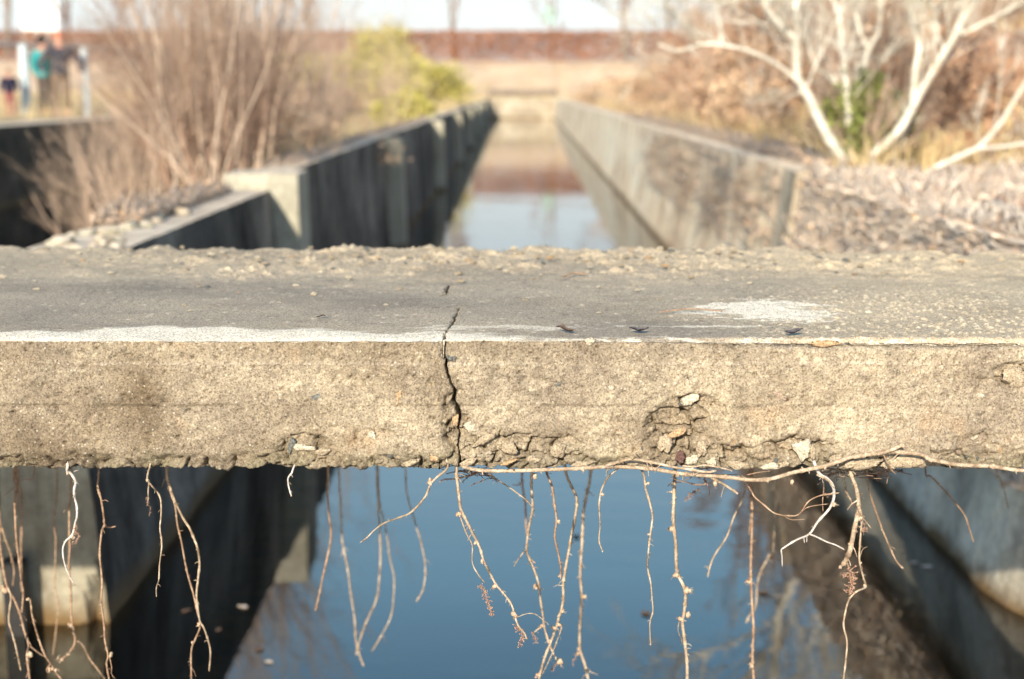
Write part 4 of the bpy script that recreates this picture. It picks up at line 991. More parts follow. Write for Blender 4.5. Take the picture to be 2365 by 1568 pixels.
# fix: near face normal side
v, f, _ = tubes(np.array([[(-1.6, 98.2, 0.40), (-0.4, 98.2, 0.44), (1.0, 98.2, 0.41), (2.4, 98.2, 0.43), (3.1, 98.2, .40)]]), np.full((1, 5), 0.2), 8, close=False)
o = mesh_np('shade_strip', v, f, MAT_DARKTRUNK); tag(o, 'dark level strip standing in for the shade behind the far cross wall', 'shade strip')  # dark tube added for the line of shade on the ground there
# black strip added in place of the shadow on the left pier
o = box_mesh('pier_shadow_strip', -1.765, -1.69, 4.70, 4.755, -1.75, -1.03, simple('shadow_strip_black', (0.012, 0.012, 0.014), (0.04, 0.038, 0.036), 12, 0.5, 0.3), None, 0.006)
tag(o, 'dark upright strip standing in for a shadow at the foot of the left pier', 'shadow strip')

# ---- the parallel dock wall on the left with railing and people
dock = empty('dock_wall', (-8.4, 23, 0), 'shaded concrete dock wall at the far left, people standing on it', 'wall')
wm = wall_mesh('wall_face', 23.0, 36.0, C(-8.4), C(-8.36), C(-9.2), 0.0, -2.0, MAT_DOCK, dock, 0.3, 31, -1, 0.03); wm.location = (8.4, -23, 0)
wm = box_mesh('end_face', -24, -9.2, 22.985, 23.4, -2.0, -0.003, MAT_PILASTER, dock); wm.location = (8.4, -23, 0)
X, Y = np.meshgrid(np.linspace(-40, -9.15, 40), np.linspace(23.3, 44, 30)); Z = 0.0 + 0.04 * fbm(X * .8, Y * .8, 440, 3) + 0.15 * sstep(36, 44, Y)
o = mesh_np('dock_path', np.stack([X, Y, Z], -1).reshape(-1, 3), grid_faces(30, 40), simple('trodden_dry_earth', (0.34, 0.24, 0.13), (0.5, 0.37, 0.22), 1.5, 0.95, 0.4, 0.03)); tag(o, 'trodden dry earth behind the dock wall', None, None, 'structure')
rail = empty('railing', (-11.12, 33, 0), 'dark top rail on pale blue-white posts at the far left', 'railing')
RAILM = simple('dark_rail_paint', (0.10, 0.085, 0.085), (0.18, 0.15, 0.15), 10, 0.6, 0)
POSTM = simple('pale_blue_post_paint', (0.45, 0.55, 0.60), (0.6, 0.68, 0.72), 8, 0.5, 0)
def railx(i): return -11.12 + 1.38 * (i)
p = [(-16.0 - -11.3, -0.4, 1.70), (-11.3 - -11.3, 0, 1.60), (3.6, 0.3, 1.44)]
v, f, _ = tubes(np.array([p]), np.full((1, 3), 0.075), 8, close=False); mesh_np('top_rail', v, f, RAILM, True, rail)
for i in range(-3, 2):
    x = 1.38 * i; h = 1.60 - 0.045 * x
    v, f, _ = tubes(np.array([[(x, 0, -0.05), (x, 0, h / 2), (x, 0, h)]]), np.full((1, 3), 0.11 if i == 0 else 0.085), 8, ref=(0, 1, 0), close=False)
    mesh_np('post', v, f, POSTM, True, rail)

# ------------------------------------------------------------------ people on the dock
def person(loc, h, coat, legs, hair, face, label, pose='stand', rz=0.0, arm=0.12, hat=None):
    e = empty('person', loc, label, 'person'); e.rotation_euler.z = rz
    def skin(name, verts, edges, radii, mat, sub=2):
        me = bpy.data.meshes.new(name); me.from_pydata([tuple(c * h for c in v) for v in verts], edges, []); me.materials.append(mat)
        o = bpy.data.objects.new(name, me); COL.objects.link(o); o.parent = e
        md = o.modifiers.new('skin', 'SKIN'); md.use_smooth_shade = True
        for i, r in enumerate(radii):
            sv = me.skin_vertices[0].data[i]; sv.radius = (r[0] * h, r[1] * h)
            sv.use_root = (i == 0)
        s = o.modifiers.new('sub', 'SUBSURF'); s.levels = sub; s.render_levels = sub
        return o
    sx = 1
    # body: pelvis 0, spine, neck, head, legs, arms
    V = [(0, 0, .52), (0, 0, .62), (0, -.005, .72), (0, 0, .81), (0, 0, .86), (0, -.01, .91), (0, -.012, .965),
         (-.055, 0, .49), (-.06, -.01, .28), (-.065, .01, .045), (-.07, -.06, .02), (.055, 0, .49), (.06, -.005, .28), (.065, .01, .045), (.07, -.06, .02),
         (-.105, 0, .80), (-.135 - arm * .2, -.01, .64), (-.12 - arm * .2, -.06, .51), (.105, 0, .80), (.135 + arm * .2, -.01, .64), (.12 + arm * .2, -.06, .51)]
    E = [(0, 1), (1, 2), (2, 3), (3, 4), (4, 5), (5, 6), (0, 7), (7, 8), (8, 9), (9, 10), (0, 11), (11, 12), (12, 13), (13, 14), (3, 15), (15, 16), (16, 17), (3, 18), (18, 19), (19, 20)]
    R = [(.075, .055), (.07, .05), (.085, .055), (.065, .045), (.03, .03), (.044, .052), (.036, .045),
         (.05, .05), (.035, .037), (.022, .025), (.02, .02), (.05, .05), (.035, .037), (.022, .025), (.02, .02),
         (.036, .036), (.028, .028), (.018, .018), (.036, .036), (.028, .028), (.018, .018)]
    skin('body', V, E, R, face)
    skin('trousers', [(0, 0, .53), (-.058, 0, .48), (-.062, -.01, .28), (-.066, .01, .07), (.058, 0, .48), (.062, -.005, .28), (.066, .01, .07)],
         [(0, 1), (1, 2), (2, 3), (0, 4), (4, 5), (5, 6)], [(.085, .065), (.062, .06), (.046, .047), (.034, .036), (.062, .06), (.046, .047), (.034, .036)], legs)
    skin('coat', [(0, 0, .44), (0, 0, .60), (0, -.003, .72), (0, 0, .815), (-.112, 0, .80), (-.142 - arm * .2, -.01, .64), (-.128 - arm * .2, -.055, .53), (.112, 0, .80), (.142 + arm * .2, -.01, .64), (.128 + arm * .2, -.055, .53)],
         [(0, 1), (1, 2), (2, 3), (3, 4), (4, 5), (5, 6), (3, 7), (7, 8), (8, 9)], [(.125, .09), (.112, .08), (.122, .082), (.085, .06), (.058, .055), (.046, .046), (.036, .036), (.058, .055), (.046, .046), (.036, .036)], coat)
    hv, hf = ICO2; hv = hv * np.array([.052, .06, .055]) * h + np.array([0, .012, .955]) * h; hv[:, 1] = np.where(hv[:, 2] < .93 * h, np.maximum(hv[:, 1], .01 * h), hv[:, 1])
    mesh_np('hair', hv, hf, hair, True, e)
    nv, nf = ICO1; mesh_np('nose', nv * .009 * h + np.array([0, -.064, .925]) * h, nf, face, True, e)
    if hat:
        mesh_np('hat', ICO2[0] * np.array([.062, .068, .04]) * h + np.array([0, 0, .985]) * h, ICO2[1], hat, True, e)
    return e
def cloth(n, c, ): return simple(n, tuple(x * .8 for x in c), c, 30, 0.9, 0)
SKIN = cloth('warm_skin', (0.62, 0.32, 0.22))
person((-10.08, 32.3, 0.0), 1.84, cloth('dark_grey_coat', (0.055, 0.055, 0.07)), cloth('brown_trousers', (0.20, 0.14, 0.10)), cloth('auburn_hair', (0.75, 0.22, 0.12)), SKIN, 'person in a long dark grey coat leaning at the railing, face lit orange', rz=0.5, arm=.5)
person((-10.52, 32.5, 0.0), 1.76, cloth('teal_jacket', (0.02, 0.32, 0.34)), cloth('dark_trousers', (0.10, 0.08, 0.07)), cloth('black_hair', (0.02, 0.018, 0.02)), SKIN, 'person with dark hair and a teal jacket close beside the grey coat', rz=2.6, arm=.3, hat=cloth('black_cap', (0.02, 0.02, 0.025)))
person((-11.28, 32.4, 0.0), 1.05, cloth('navy_jacket', (0.02, 0.02, 0.045)), cloth('dusty_red_trousers', (0.30, 0.10, 0.10)), cloth('brown_hair', (0.12, 0.07, 0.05)), SKIN, 'small child in a black jacket left of the thick white post', rz=0.2)

# ------------------------------------------------------------------ trees and shrubs
def grow(g, p, d, L, r, lev, maxlev, out, K=6, wander=0.16, up=0.15, kids=(3, 6), spread=0.6, shrink=0.62, rmin=0.0012):
    pts = [p]; dd = d / np.linalg.norm(d)
    for i in range(K - 1):
        dd = dd + g.normal(0, wander, 3) + np.array([0, 0, up * 0.25]); dd /= np.linalg.norm(dd)
        pts.append(pts[-1] + dd * L / (K - 1))
    pts = np.array(pts); rad = np.linspace(r, r * (0.45 if lev < maxlev else 0.3), K)
    out.setdefault(lev, []).append((pts, rad))
    if lev == maxlev: return
    n = int(g.integers(*kids))
    for i in range(n):
        t = g.uniform(0.25, 1.0); k = t * (K - 1); i0 = min(int(k), K - 2); q = pts[i0] + (pts[i0 + 1] - pts[i0]) * (k - i0)
        ax = g.normal(0, 1, 3); nd = (pts[i0 + 1] - pts[i0]); nd = nd / np.linalg.norm(nd)
        nd = nd + ax / np.linalg.norm(ax) * spread * g.uniform(.6, 1.3)
        grow(g, q, nd, L * shrink * g.uniform(.6, 1.15), max(r * (1 - 0.5 * t) * 0.6, rmin), lev + 1, maxlev, out, max(4, K - 1), wander, up, kids, spread, shrink, rmin)

def tree_parts(out, levels, sides=3):
    parts = []
    byK = {}
    for l in levels:
        for pts, rad in out.get(l, []): byK.setdefault(len(pts), []).append((pts, rad))
    for K, a in byK.items():
        parts.append(tubes(np.array([x[0] for x in a]), np.array([x[1] for x in a]), sides))
    return join_parts(parts) if parts else None

def shrub_proto(seed, h, nstem, maxlev=3, r=0.014, spread=0.55, lean=0.45, kids=(3, 6), stem_m=MAT_TAN, twig_m=MAT_TWIG, base=0.15, shrink=.55):
    g = np.random.default_rng(seed); out = {}; stems = []
    for i in range(nstem):
        o1 = {}
        a = g.uniform(0, 6.28)
        p = np.array([math.cos(a), math.sin(a), 0]) * g.uniform(0, base)
        d = np.array([math.cos(a) * lean * g.uniform(.2, 1), math.sin(a) * lean * g.uniform(.2, 1), 1.0])
        grow(g, p + np.array([0, 0, -0.08]), d, h * g.uniform(.7, 1.0), r * g.uniform(.6, 1.2), 0, maxlev, o1, 7, 0.10, .2, kids, spread, shrink)
        stems.append(tree_parts(o1, [0], 5)); 
        for l in o1:
            if l: out.setdefault(l, []).extend(o1[l])
    tw = tree_parts(out, range(1, maxlev + 1), 3)
    return stems, tw, stem_m, twig_m

def place_shrub(proto, name, loc, rz, sc, label, cat, group, cache={}):
    e = empty(name, loc, label, cat, group); e.rotation_euler.z = rz; e.scale = (sc, sc, sc)
    key = id(proto[1])
    if key not in cache:
        ms = [mesh_np('stem', v, f, proto[2], True, link=False).data for v, f in [(s[0], [q for q in s[1]]) for s in proto[0]]]
        tm = mesh_np('twigs', proto[1][0], proto[1][1], proto[3], True, link=False).data
        cache[key] = (ms, tm, proto)
    for m_ in cache[key][0]:
        o = bpy.data.objects.new('stem', m_); COL.objects.link(o); o.parent = e
    o = bpy.data.objects.new('twigs', cache[key][1]); COL.objects.link(o); o.parent = e; o['kind'] = 'stuff'
    return e

SH = [shrub_proto(500 + i, h, n, 3, r, sp, ln, kd, MAT_TAN, MAT_TAN) for i, (h, n, r, sp, ln, kd) in enumerate([
    (2.1, 7, .014, .5, .28, (3, 6)), (1.7, 9, .011, .6, .4, (3, 6)), (2.6, 5, .018, .5, .22, (4, 7)), (1.1, 10, .008, .7, .7, (3, 6)), (2.3, 6, .015, .55, .35, (4, 6))])]
TAN_PALE = simple('pale_tan_shrub_bark', (0.46, 0.35, 0.27), (0.70, 0.56, 0.44), 6, 0.85, 0.0)
SH2 = [shrub_proto(520 + i, h, n, 3, r, .5, ln, (3, 6), TAN_PALE, MAT_TAN) for i, (h, n, r, ln) in enumerate([(2.0, 7, .009, .3), (2.5, 5, .011, .25)])]
left_shrubs = [
    (3, -2.2, 8.3, .7, 'low tangled shrub spilling over the left wall nearest the slab'),
    (3, -2.6, 12.2, .9, 'dark tangled shrub beside the still dark pool'),
    (5, -2.15, 10.2, .95, 'pale many-stemmed shrub beside the first lit pilaster'),
    (6, -2.7, 11.6, 1.0, 'tall pale shrub with two upright stems behind the left wall'),
    (0, -2.4, 13.4, 1.0, 'bare brown shrub with fine twigs behind the left wall'),
    (1, -3.0, 14.0, .9, 'rounded bare shrub leaning over the dark pool'),
    (6, -3.1, 15.0, 1.1, 'tall slender shrub reaching up to the sky, left of centre'),
    (4, -2.3, 16.8, .95, 'bare shrub with spreading twigs beyond the second pilaster'),
    (2, -3.7, 17.5, 1.0, 'tall bare shrub between the railing and the left wall'),
    (1, -2.5, 20.0, 1.0, 'bushy bare shrub half way along the left wall'),
    (2, -4.3, 21.5, 1.0, 'tall straggly shrub standing before the hedge on the left'),
    (3, -2.2, 23.5, 1.1, 'low bare shrub in front of the yellow-green bushes'),
]
for k, (ix, x, y, sc, lab) in enumerate(left_shrubs):
    pr = SH[ix] if ix < 5 else SH2[ix - 5]
    place_shrub(pr, 'bare_shrub', (x, y, max(ground_z(x, y), -1.2)), k * 1.9, sc, lab, 'shrub', 'bare shrubs behind the left wall')
fill = ['low twiggy shrub against the outer side of the left wall', 'fine twiggy shrub filling the gap behind the left wall']
for k in range(22):
    y = rng.uniform(11.5, 32); x = -2.1 - rng.uniform(0, 1) * max(0.2, y * 0.235 - 2.1)
    place_shrub(SH[int(rng.integers(0, 5))] if k % 4 else SH2[k % 2], 'bare_shrub', (x, y, max(ground_z(x, y), -1.35)), k * 1.3, rng.uniform(.75, 1.1), 'tangled twiggy shrub in the dense thicket between the dark pool and the left wall', 'shrub', 'twiggy thicket behind the left wall')
for k in range(7):
    y = rng.uniform(12, 15.5); x = -y * rng.uniform(.235, .29)
    place_shrub(SH[k % 2], 'bare_shrub', (x, y, max(ground_z(x, y), -1.4)), k * 1.7, rng.uniform(.7, .95), 'tangled twiggy shrub in the dense thicket between the dark pool and the left wall', 'shrub', 'twiggy thicket behind the left wall')
for k in range(14):
    x = -rng.uniform(2.4, 8); y = rng.uniform(26, 55)
    place_shrub(SH[k % 5], 'bare_shrub', (x, y, ground_z(x, y)), k * 1.3, rng.uniform(.7, 1.0), 'blurred bare shrub on the tan slope behind the left wall shrubs', 'shrub', 'distant bare shrubs on the left slope')

def leaf_cloud(g, n, size, shape, center=(0, 0, 0), hollow=0.3):
    """n leaf sized quads spread through an ellipsoidal crown made of clumps"""
    nc = max(6, n // 120)
    cc = g.normal(0, 1, (nc, 3)); cc /= np.linalg.norm(cc, axis=1, keepdims=True); cc *= g.uniform(hollow, 1, (nc, 1)) ** .6
    idx = g.integers(0, nc, n)
    p = cc[idx] + g.normal(0, .16, (n, 3))
    p = p * np.array(shape) + np.array(center)
    p = p[p[:, 2] > 0.0]; n = len(p)
    a = g.normal(0, 1, (n, 3)); a /= np.linalg.norm(a, axis=1, keepdims=True)
    b = np.cross(a, g.normal(0, 1, (n, 3))); b /= np.linalg.norm(b, axis=1, keepdims=True)
    s = size * g.uniform(.5, 1.3, (n, 1)); 
    v = np.stack([p - a * s, p - b * s * .5, p + a * s, p + b * s * .5], 1).reshape(-1, 3)
    return v, np.arange(4 * n).reshape(-1, 4)
def leaf_mat(name, a, b, c, sc=2.5):
    m = M(name, 0.75, 0.25)
    g = m.node('ShaderNodeNewGeometry')
    col = m.ramp(m.noise(sc, 4, 0.7), [(0.3, a), (0.5, b), (0.7, c)])
    col = m.mix(col, m.ramp(g.outputs['Random Per Island'], [(0, (0.7, 0.7, 0.7)), (1, (1.25, 1.25, 1.2))]), 1.0, 'MULTIPLY')
    m.color(col); return m.m
YG = leaf_mat('yellow_green_leaves', (0.30, 0.27, 0.07), (0.49, 0.43, 0.12), (0.62, 0.54, 0.22), 1.2)
gk = np.random.default_rng(77)
for k, (x, y, w, h_, lab) in enumerate([(-3.5, 50, 1.9, 1.5, 'bright yellow-green bush at the far end of the left wall top'), (-6.2, 50, 1.9, 1.6, 'yellow-green bush left of the brightest one'),
                                       (-5.2, 58, 1.6, 3.0, 'taller yellowish bush rising behind the bright one'), (-7.6, 52, 1.5, 1.8, 'thin yellowish bush farthest left among the green ones'), (-2.3, 31, .6, .8, 'low olive bush on the left wall in front of the bright one')]):
    e = empty('leafy_bush', (x, y, ground_z(x, y)), lab, 'bush', 'yellow-green bushes behind the left wall')
    v, f = leaf_cloud(gk, 8000, 0.085, (w, w * .8, h_ * .55), (0, 0, h_ * .45)); o = mesh_np('foliage', v, f, YG, False, e); o['kind'] = 'stuff'
    out = {}; 
    for q in range(6): grow(gk, np.array([0, 0, -.05]), np.array([gk.normal(0, .4), gk.normal(0, .4), 1]), h_ * .85, .014, 0, 1, out, 6)
    vv, ff = tree_parts(out, [0, 1], 3); mesh_np('stems', vv, ff, MAT_TWIG, True, e)

# hedge along the crest
HM = leaf_mat('rust_brown_hedge_leaves', (0.21, 0.09, 0.045), (0.36, 0.16, 0.085), (0.46, 0.225, 0.125), 0.5)
hedge = empty('hedge', (0, 116, 2.8), 'long clipped rust-brown hedge along the far crest below the sky', 'hedge')
g = np.random.default_rng(91); n = 90000
p = np.stack([g.uniform(-58, 40, n), g.normal(0, .55, n), g.uniform(0, 1, n) ** .8], -1)
top = 2.5 + 0.10 * fbm(p[:, 0] * .5, p[:, 0] * 0, 92, 3); p[:, 2] *= top
a = g.normal(0, 1, (n, 3)); a /= np.linalg.norm(a, axis=1, keepdims=True); b = np.cross(a, g.normal(0, 1, (n, 3))); b /= np.linalg.norm(b, axis=1, keepdims=True)
s_ = g.uniform(.06, .12, (n, 1)); v = np.stack([p - a * s_, p - b * s_ * .6, p + a * s_, p + b * s_ * .6], 1).reshape(-1, 3)
o = mesh_np('foliage', v, np.arange(4 * n).reshape(-1, 4), HM, False, hedge); o['kind'] = 'stuff'
st = [[(x, g.normal(0, .2), -.1), (x + g.normal(0, .1), 0, .6), (x + g.normal(0, .2), 0, 1.6)] for x in np.arange(-52, 40, 1.9)]
v, f, c_ = tubes(np.array(st), np.full((len(st), 3), .05), 4, close=False); o = mesh_np('stems', v, f, MAT_DARKTRUNK, True, hedge); o['kind'] = 'stuff'

# bare trees on the skyline
def tree_proto(seed, h, r, lev=3, kids=(6, 10), spread=.7):
    g = np.random.default_rng(seed); out = {}
    grow(g, np.array([0, 0, -.2]), np.array([g.normal(0, .05), 0, 1]), h, r, 0, lev, out, 8, .07, .3, kids, spread, .5, .014)
    return tree_parts(out, [0], 6), tree_parts(out, range(1, lev + 1), 3)
TP = [tree_proto(600 + i, h, r) for i, (h, r) in enumerate([(7, .16), (8, .2), (6, .12), (9, .22)])]
TPM = [(mesh_np('trunk', a[0], a[1], MAT_DARKTRUNK, link=False).data, mesh_np('crown', b[0], b[1], MAT_TWIG, link=False).data) for a, b in TP]
def sky_tree(u, d, k, label, sc=1.0, z=2.9, rz=None, cat='tree'):
    x = (u - 1182) / FPX * d
    e = empty('bare_tree', (x, d, z), label, cat, 'bare trees on the skyline'); e.rotation_euler.z = rz if rz is not None else u * .37; e.scale = (sc, sc, sc)
    for n_, m_ in (('trunk', TPM[k][0]), ('crown', TPM[k][1])):
        o = bpy.data.objects.new(n_, m_); COL.objects.link(o); o.parent = e
for u, d, k, sc, lab in [(40, 95, 3, .9, 'brown-trunked bare tree at the top left corner'), (175, 118, 0, .9, 'bare tree just right of the white building'), (300, 116, 2, 1.0, 'slim bare tree above the hedge, left part'), (470, 120, 0, 1, 'bare tree behind the tall left shrubs'),
                        (725, 116, 1, .9, 'bare tree where the hedge comes out from the left shrubs'), (1052, 118, 3, .95, 'forked bare tree above the middle of the hedge'), (1275, 135, 0, .9, 'faint thin tree above the right half of the hedge'),
                        (1437, 114, 1, .9, 'bare tree at the right end of the open hedge'), (1542, 116, 0, 1, 'bare tree just left of the white-barked tree top'), (1660, 112, 2, 1.1, 'bare tree behind the white-barked limbs')]:
    sky_tree(u, d, k, lab, sc)

# white building at top left
wb = empty('white_building', (-66.5, 205, 2.9), 'small bright white block on the skyline at top left', 'building')
WB = simple('white_render', (0.85, 0.85, 0.84), (0.95, 0.95, 0.93), 1, 0.8, 0)
box_mesh('wall', -2.6, 2.6, 0, 6, 0, 9.6, WB, wb); box_mesh('parapet', -2.75, 2.75, -.15, 6.15, 9.61, 9.95, WB, wb); box_mesh('stair_head', -1.2, 1.0, 1, 4, 9.96, 11.6, WB, wb)
GL = simple('dark_glass', (0.10, 0.12, 0.14), (0.2, 0.22, 0.25), 1, 0.2, 0)
for i in range(3):
    for j in range(3):
        box_mesh('window', -2.0 + i * 1.5, -1.2 + i * 1.5, -.03, .05, 1.4 + j * 2.7, 2.5 + j * 2.7, GL, wb)
# teal sign on a pole on the skyline
sg = empty('road_sign', ((1266 - 1182) / FPX * 150, 150, 2.9), 'tiny teal sign on a pole above the hedge, right of centre', 'sign')
v, f, _ = tubes(np.array([[(0, 0, 0), (0, 0, 2.5), (0, 0, 5.4)]]), np.full((1, 3), .07), 6, ref=(0, 1, 0), close=False); mesh_np('pole', v, f, POSTM, True, sg)
box_mesh('panel', -.7, .7, -.1, -.03, 4.6, 6.2, simple('teal_sign_paint', (0.30, 0.52, 0.48), (0.36, 0.58, 0.54), 3, .5, 0), sg)

# ---- the white-barked trees on the right wall
def W3(pts): return [(1575.4 + x * .3807, y * .3807) for x, y in pts]
def limb(pts, r0, r1, d0, d1):
    uv = W3(pts); n = len(uv)
    c = catmull([P(u, v, d0 + (d1 - d0) * i / (n - 1)) for i, (u, v) in enumerate(uv)], 6)
    k = .3807 / FPX * (d0 + d1) / 2 * .78
    m = len(c); r = np.linspace(r0, r1, m) * k * (1 + .08 * pnoise(np.arange(m) * .7, np.zeros(m) + r0, 3))
    return c, r
def traced_tree(label, base_loc, limbs, seed, twig_n=5):
    e = empty('pale_barked_tree', base_loc, label, 'tree', 'pale-barked trees behind the right wall'); g = np.random.default_rng(seed); out = {}
    B = np.array(base_loc)
    for i, (pts, r0, r1, d0, d1) in enumerate(limbs):
        c, r = limb(pts, r0, r1, d0, d1)
        v, f, _ = tubes((c - B)[None], r[None], 10, close=False)
        mesh_np('trunk' if i == 0 else 'limb', v, f, MAT_WHITEBARK, True, e)
        for q in range(twig_n):
            k = int(g.integers(len(c) // 3, len(c))); dd = (c[min(k + 1, len(c) - 1)] - c[k - 1]); dd /= np.linalg.norm(dd) + 1e-9
            grow(g, c[k] - B, dd + g.normal(0, .6, 3) + np.array([0, 0, .3]), g.uniform(.3, .8), r[k] * .32, 1, 3, out, 5, .14, .2, (3, 6), .6, .6, .003)
        if pts[-1][1] < 0 and r1 > 9:
            dd = c[-1] - c[-4]; dd /= np.linalg.norm(dd)
            o2 = {}
            grow(g, c[-1] - B, dd + np.array([0, 0, .4]), 1.5, r[-1], 0, 3, o2, 8, .08, .2, (5, 8), .6, .6, .003)
            for l_ in o2: out.setdefault(max(1, l_), []).extend([(catmull(q_[0], 1)[:5] if False else q_[0], q_[1]) for q_ in o2[l_]])
    vv, ff = tree_parts(out, [1, 2, 3], 3); o = mesh_np('twigs', vv, ff, MAT_WHITEBARK, True, e); o['kind'] = 'stuff'
b0 = P(*W3([(1010, 1090)])[0], 10.4)
traced_tree('white-barked tree forking into five limbs behind the overgrown right wall', b0, [
    ([(1010, 1130), (1005, 1060), (950, 940), (860, 790), (770, 600), (700, 480), (690, 330), (680, 240), (600, 170), (520, 60), (470, -60)], 46, 22, 10.40, 9.94),
    ([(698, 460), (700, 330), (695, 150), (690, -60)], 26, 24, 10.17, 10.06),
    ([(1012, 1060), (1030, 880), (1010, 740), (1000, 600), (990, 480), (970, 300), (950, 120), (905, -40)], 34, 16, 10.40, 10.85),
    ([(1005, 610), (1080, 460), (1130, 300), (1190, 180), (1205, -40)], 20, 16, 10.62, 10.96),
    ([(1130, 300), (1080, 200), (1040, 60)], 12, 9, 10.79, 10.85),
    ([(985, 570), (880, 460), (800, 390), (750, 220), (720, 100)], 13, 9, 10.62, 10.40),
    ([(1035, 1055), (1120, 965), (1280, 830), (1370, 700), (1440, 560), (1540, 400), (1620, 270), (1700, 130), (1800, -50)], 36, 27, 10.40, 10.06),
    ([(1395, 650), (1410, 430), (1440, 260), (1400, 150), (1385, -40)], 22, 18, 10.23, 10.28),
    ([(1450, 310), (1540, 245), (1525, 80), (1500, -40)], 16, 12, 10.28, 10.40),
    ([(1690, 210), (1850, 130), (2000, 50), (2120, -20)], 17, 12, 10.17, 10.17),
    ([(1285, 840), (1290, 950), (1315, 1140)], 24, 22, 10.28, 10.51),
    ([(700, 490), (600, 410), (500, 350), (370, 300), (240, 275), (120, 270), (-30, 310), (-140, 270)], 15, 11, 10.06, 9.72),
    ([(240, 275), (225, 150), (195, -40)], 13, 10, 9.89, 9.83),
    ([(120, 270), (60, 220), (40, 180)], 11, 7, 9.83, 9.72),
], 70, 11)
b1 = P(*W3([(1340, 1160)])[0], 9.5)
traced_tree('pale leaning branch tree low at the right edge, forked once', b1, [
    ([(1320, 1180), (1500, 1040), (1700, 940), (1800, 890), (1920, 760), (1990, 650), (2071, 520), (2170, 380)], 24, 17, 9.49, 9.04),
    ([(1790, 900), (1950, 890), (2130, 860)], 17, 14, 9.15, 8.93)], 71, 3)
b2 = P(*W3([(1740, 1240)])[0], 10.06)
traced_tree('short pale stub leaning right beside the orange earth, right edge', b2, [([(1735, 1250), (1785, 1110), (1840, 990)], 20, 12, 10.06, 9.94), ([(1960, 1290), (2010, 1200), (2100, 1110)], 12, 9, 9.83, 9.72)], 72, 2)

# ---- shrubs and brush of the right bank
BR1 = leaf_mat('dead_rust_leaves', (0.28, 0.15, 0.09), (0.46, 0.28, 0.18), (0.62, 0.44, 0.31), 1.5)
BR2 = leaf_mat('dead_tan_leaves', (0.36, 0.22, 0.14), (0.56, 0.38, 0.25), (0.70, 0.54, 0.38), 1.5)
GRN = leaf_mat('small_green_leaves', (0.10, 0.13, 0.035), (0.19, 0.21, 0.06), (0.30, 0.29, 0.12), 2)
def brush_proto(seed, mat, nleaf, size, w, h_):
    g = np.random.default_rng(seed); out = {}
    for q in range(15): grow(g, np.array([g.normal(0, w * .2), g.normal(0, w * .2), -.1]), np.array([g.normal(0, .7), g.normal(0, .7), 1]), h_ * g.uniform(.7, 1.1), .012, 0, 2, out, 6, .14, .1, (3, 6), .7, .6)
    s = tree_parts(out, [0, 1, 2], 3); v, f = leaf_cloud(g, nleaf, size, (w, w, h_ * .55), (0, 0, h_ * .4))
    return (mesh_np('stems', s[0], s[1], MAT_TAN, link=False).data, mesh_np('foliage', v, f, mat, False, link=False).data)
BP = [brush_proto(700, BR1, 1900, .042, .8, 1.0), brush_proto(701, BR2, 1700, .042, .8, .9), brush_proto(702, BR1, 1600, .045, .6, 1.4), brush_proto(703, BR2, 1200, .04, .9, .6), brush_proto(704, GRN, 1500, .035, .3, .7)]
def brush(k, x, y, sc, label, group, rz=0.0, z=None):
    e = empty('brush', (x, y, ground_z(x, y) - .02 if z is None else z), label, 'bush', group); e.scale = (sc,) * 3; e.rotation_euler.z = rz
    for n_, m_ in (('stems', BP[k][0]), ('foliage', BP[k][1])):
        o = bpy.data.objects.new(n_, m_); COL.objects.link(o); o.parent = e
        if n_ == 'foliage': o['kind'] = 'stuff'
brush(4, 2.62, 10.6, 1.0, 'small green bush between the white limbs', 'green plants behind the right wall')
brush(4, 3.05, 11.3, .8, 'green plant right of the white trunk, beside the orange earth', 'green plants behind the right wall', 1.2)
g = np.random.default_rng(15)
for k in range(30):
    y = g.uniform(15, 62); x = -2.2 - g.uniform(0, 1) * (y * 0.235 - 1.8)
    kk = [1, 3, 1, 3, 0, 1][k % 6]
    lab = {0: 'rust-brown leaf clump on the tan slope left of the channel', 1: 'tan leafy clump on the slope left of the channel', 3: 'low straw-coloured brush on the slope left of the channel'}[kk]
    brush(kk, x, y, g.uniform(.7, 1.3), lab, 'leafy clumps on the left slope', g.uniform(0, 6.28), z=ground_z(x, y) - .1)
POOLSH = [shrub_proto(560 + i, h, n, 3, r, .7, .75, (4, 7), MAT_TWIG, MAT_TWIG) for i, (h, n, r) in enumerate([(1.2, 11, .010), (1.5, 9, .012)])]
for k in range(8):
    y = g.uniform(9.5, 15); x = -y * g.uniform(.19, .23); 
    place_shrub(POOLSH[k % 2], 'bare_shrub', (x, y, max(ground_z(x, y), -1.3)), k * 1.1, g.uniform(.75, 1.05), 'dark brown tangled shrub leaning over the dark pool', 'shrub', 'brown shrubs at the edge of the dark pool')
g = np.random.default_rng(12); nb = 0
for y0, y1, n_, s0, s1 in ((11, 20, 17, .7, 1.1), (20, 40, 22, .9, 1.5), (40, 80, 20, 1.2, 2.0)):
    for k in range(n_):
        y = g.uniform(y0, y1); x = float(xr_in(y)) + 0.9 + g.uniform(0, 1) ** 1.2 * (0.36 * y + 1.5 - 2)
        kk = int(g.integers(0, 4))
        if x / y > 0.26 and g.random() < .6: kk = 0 if g.random() < .6 else 2
        lab = {0: 'bushy clump of rust-brown dead leaves on the right bank', 1: 'rounded clump of tan dead leaves on the right bank', 2: 'upright rusty-leaved bush on the right bank', 3: 'low spreading tan brush on the right bank'}[kk]
        brush(kk, x, y, g.uniform(s0, s1), lab, lab + 's', g.uniform(0, 6.28))
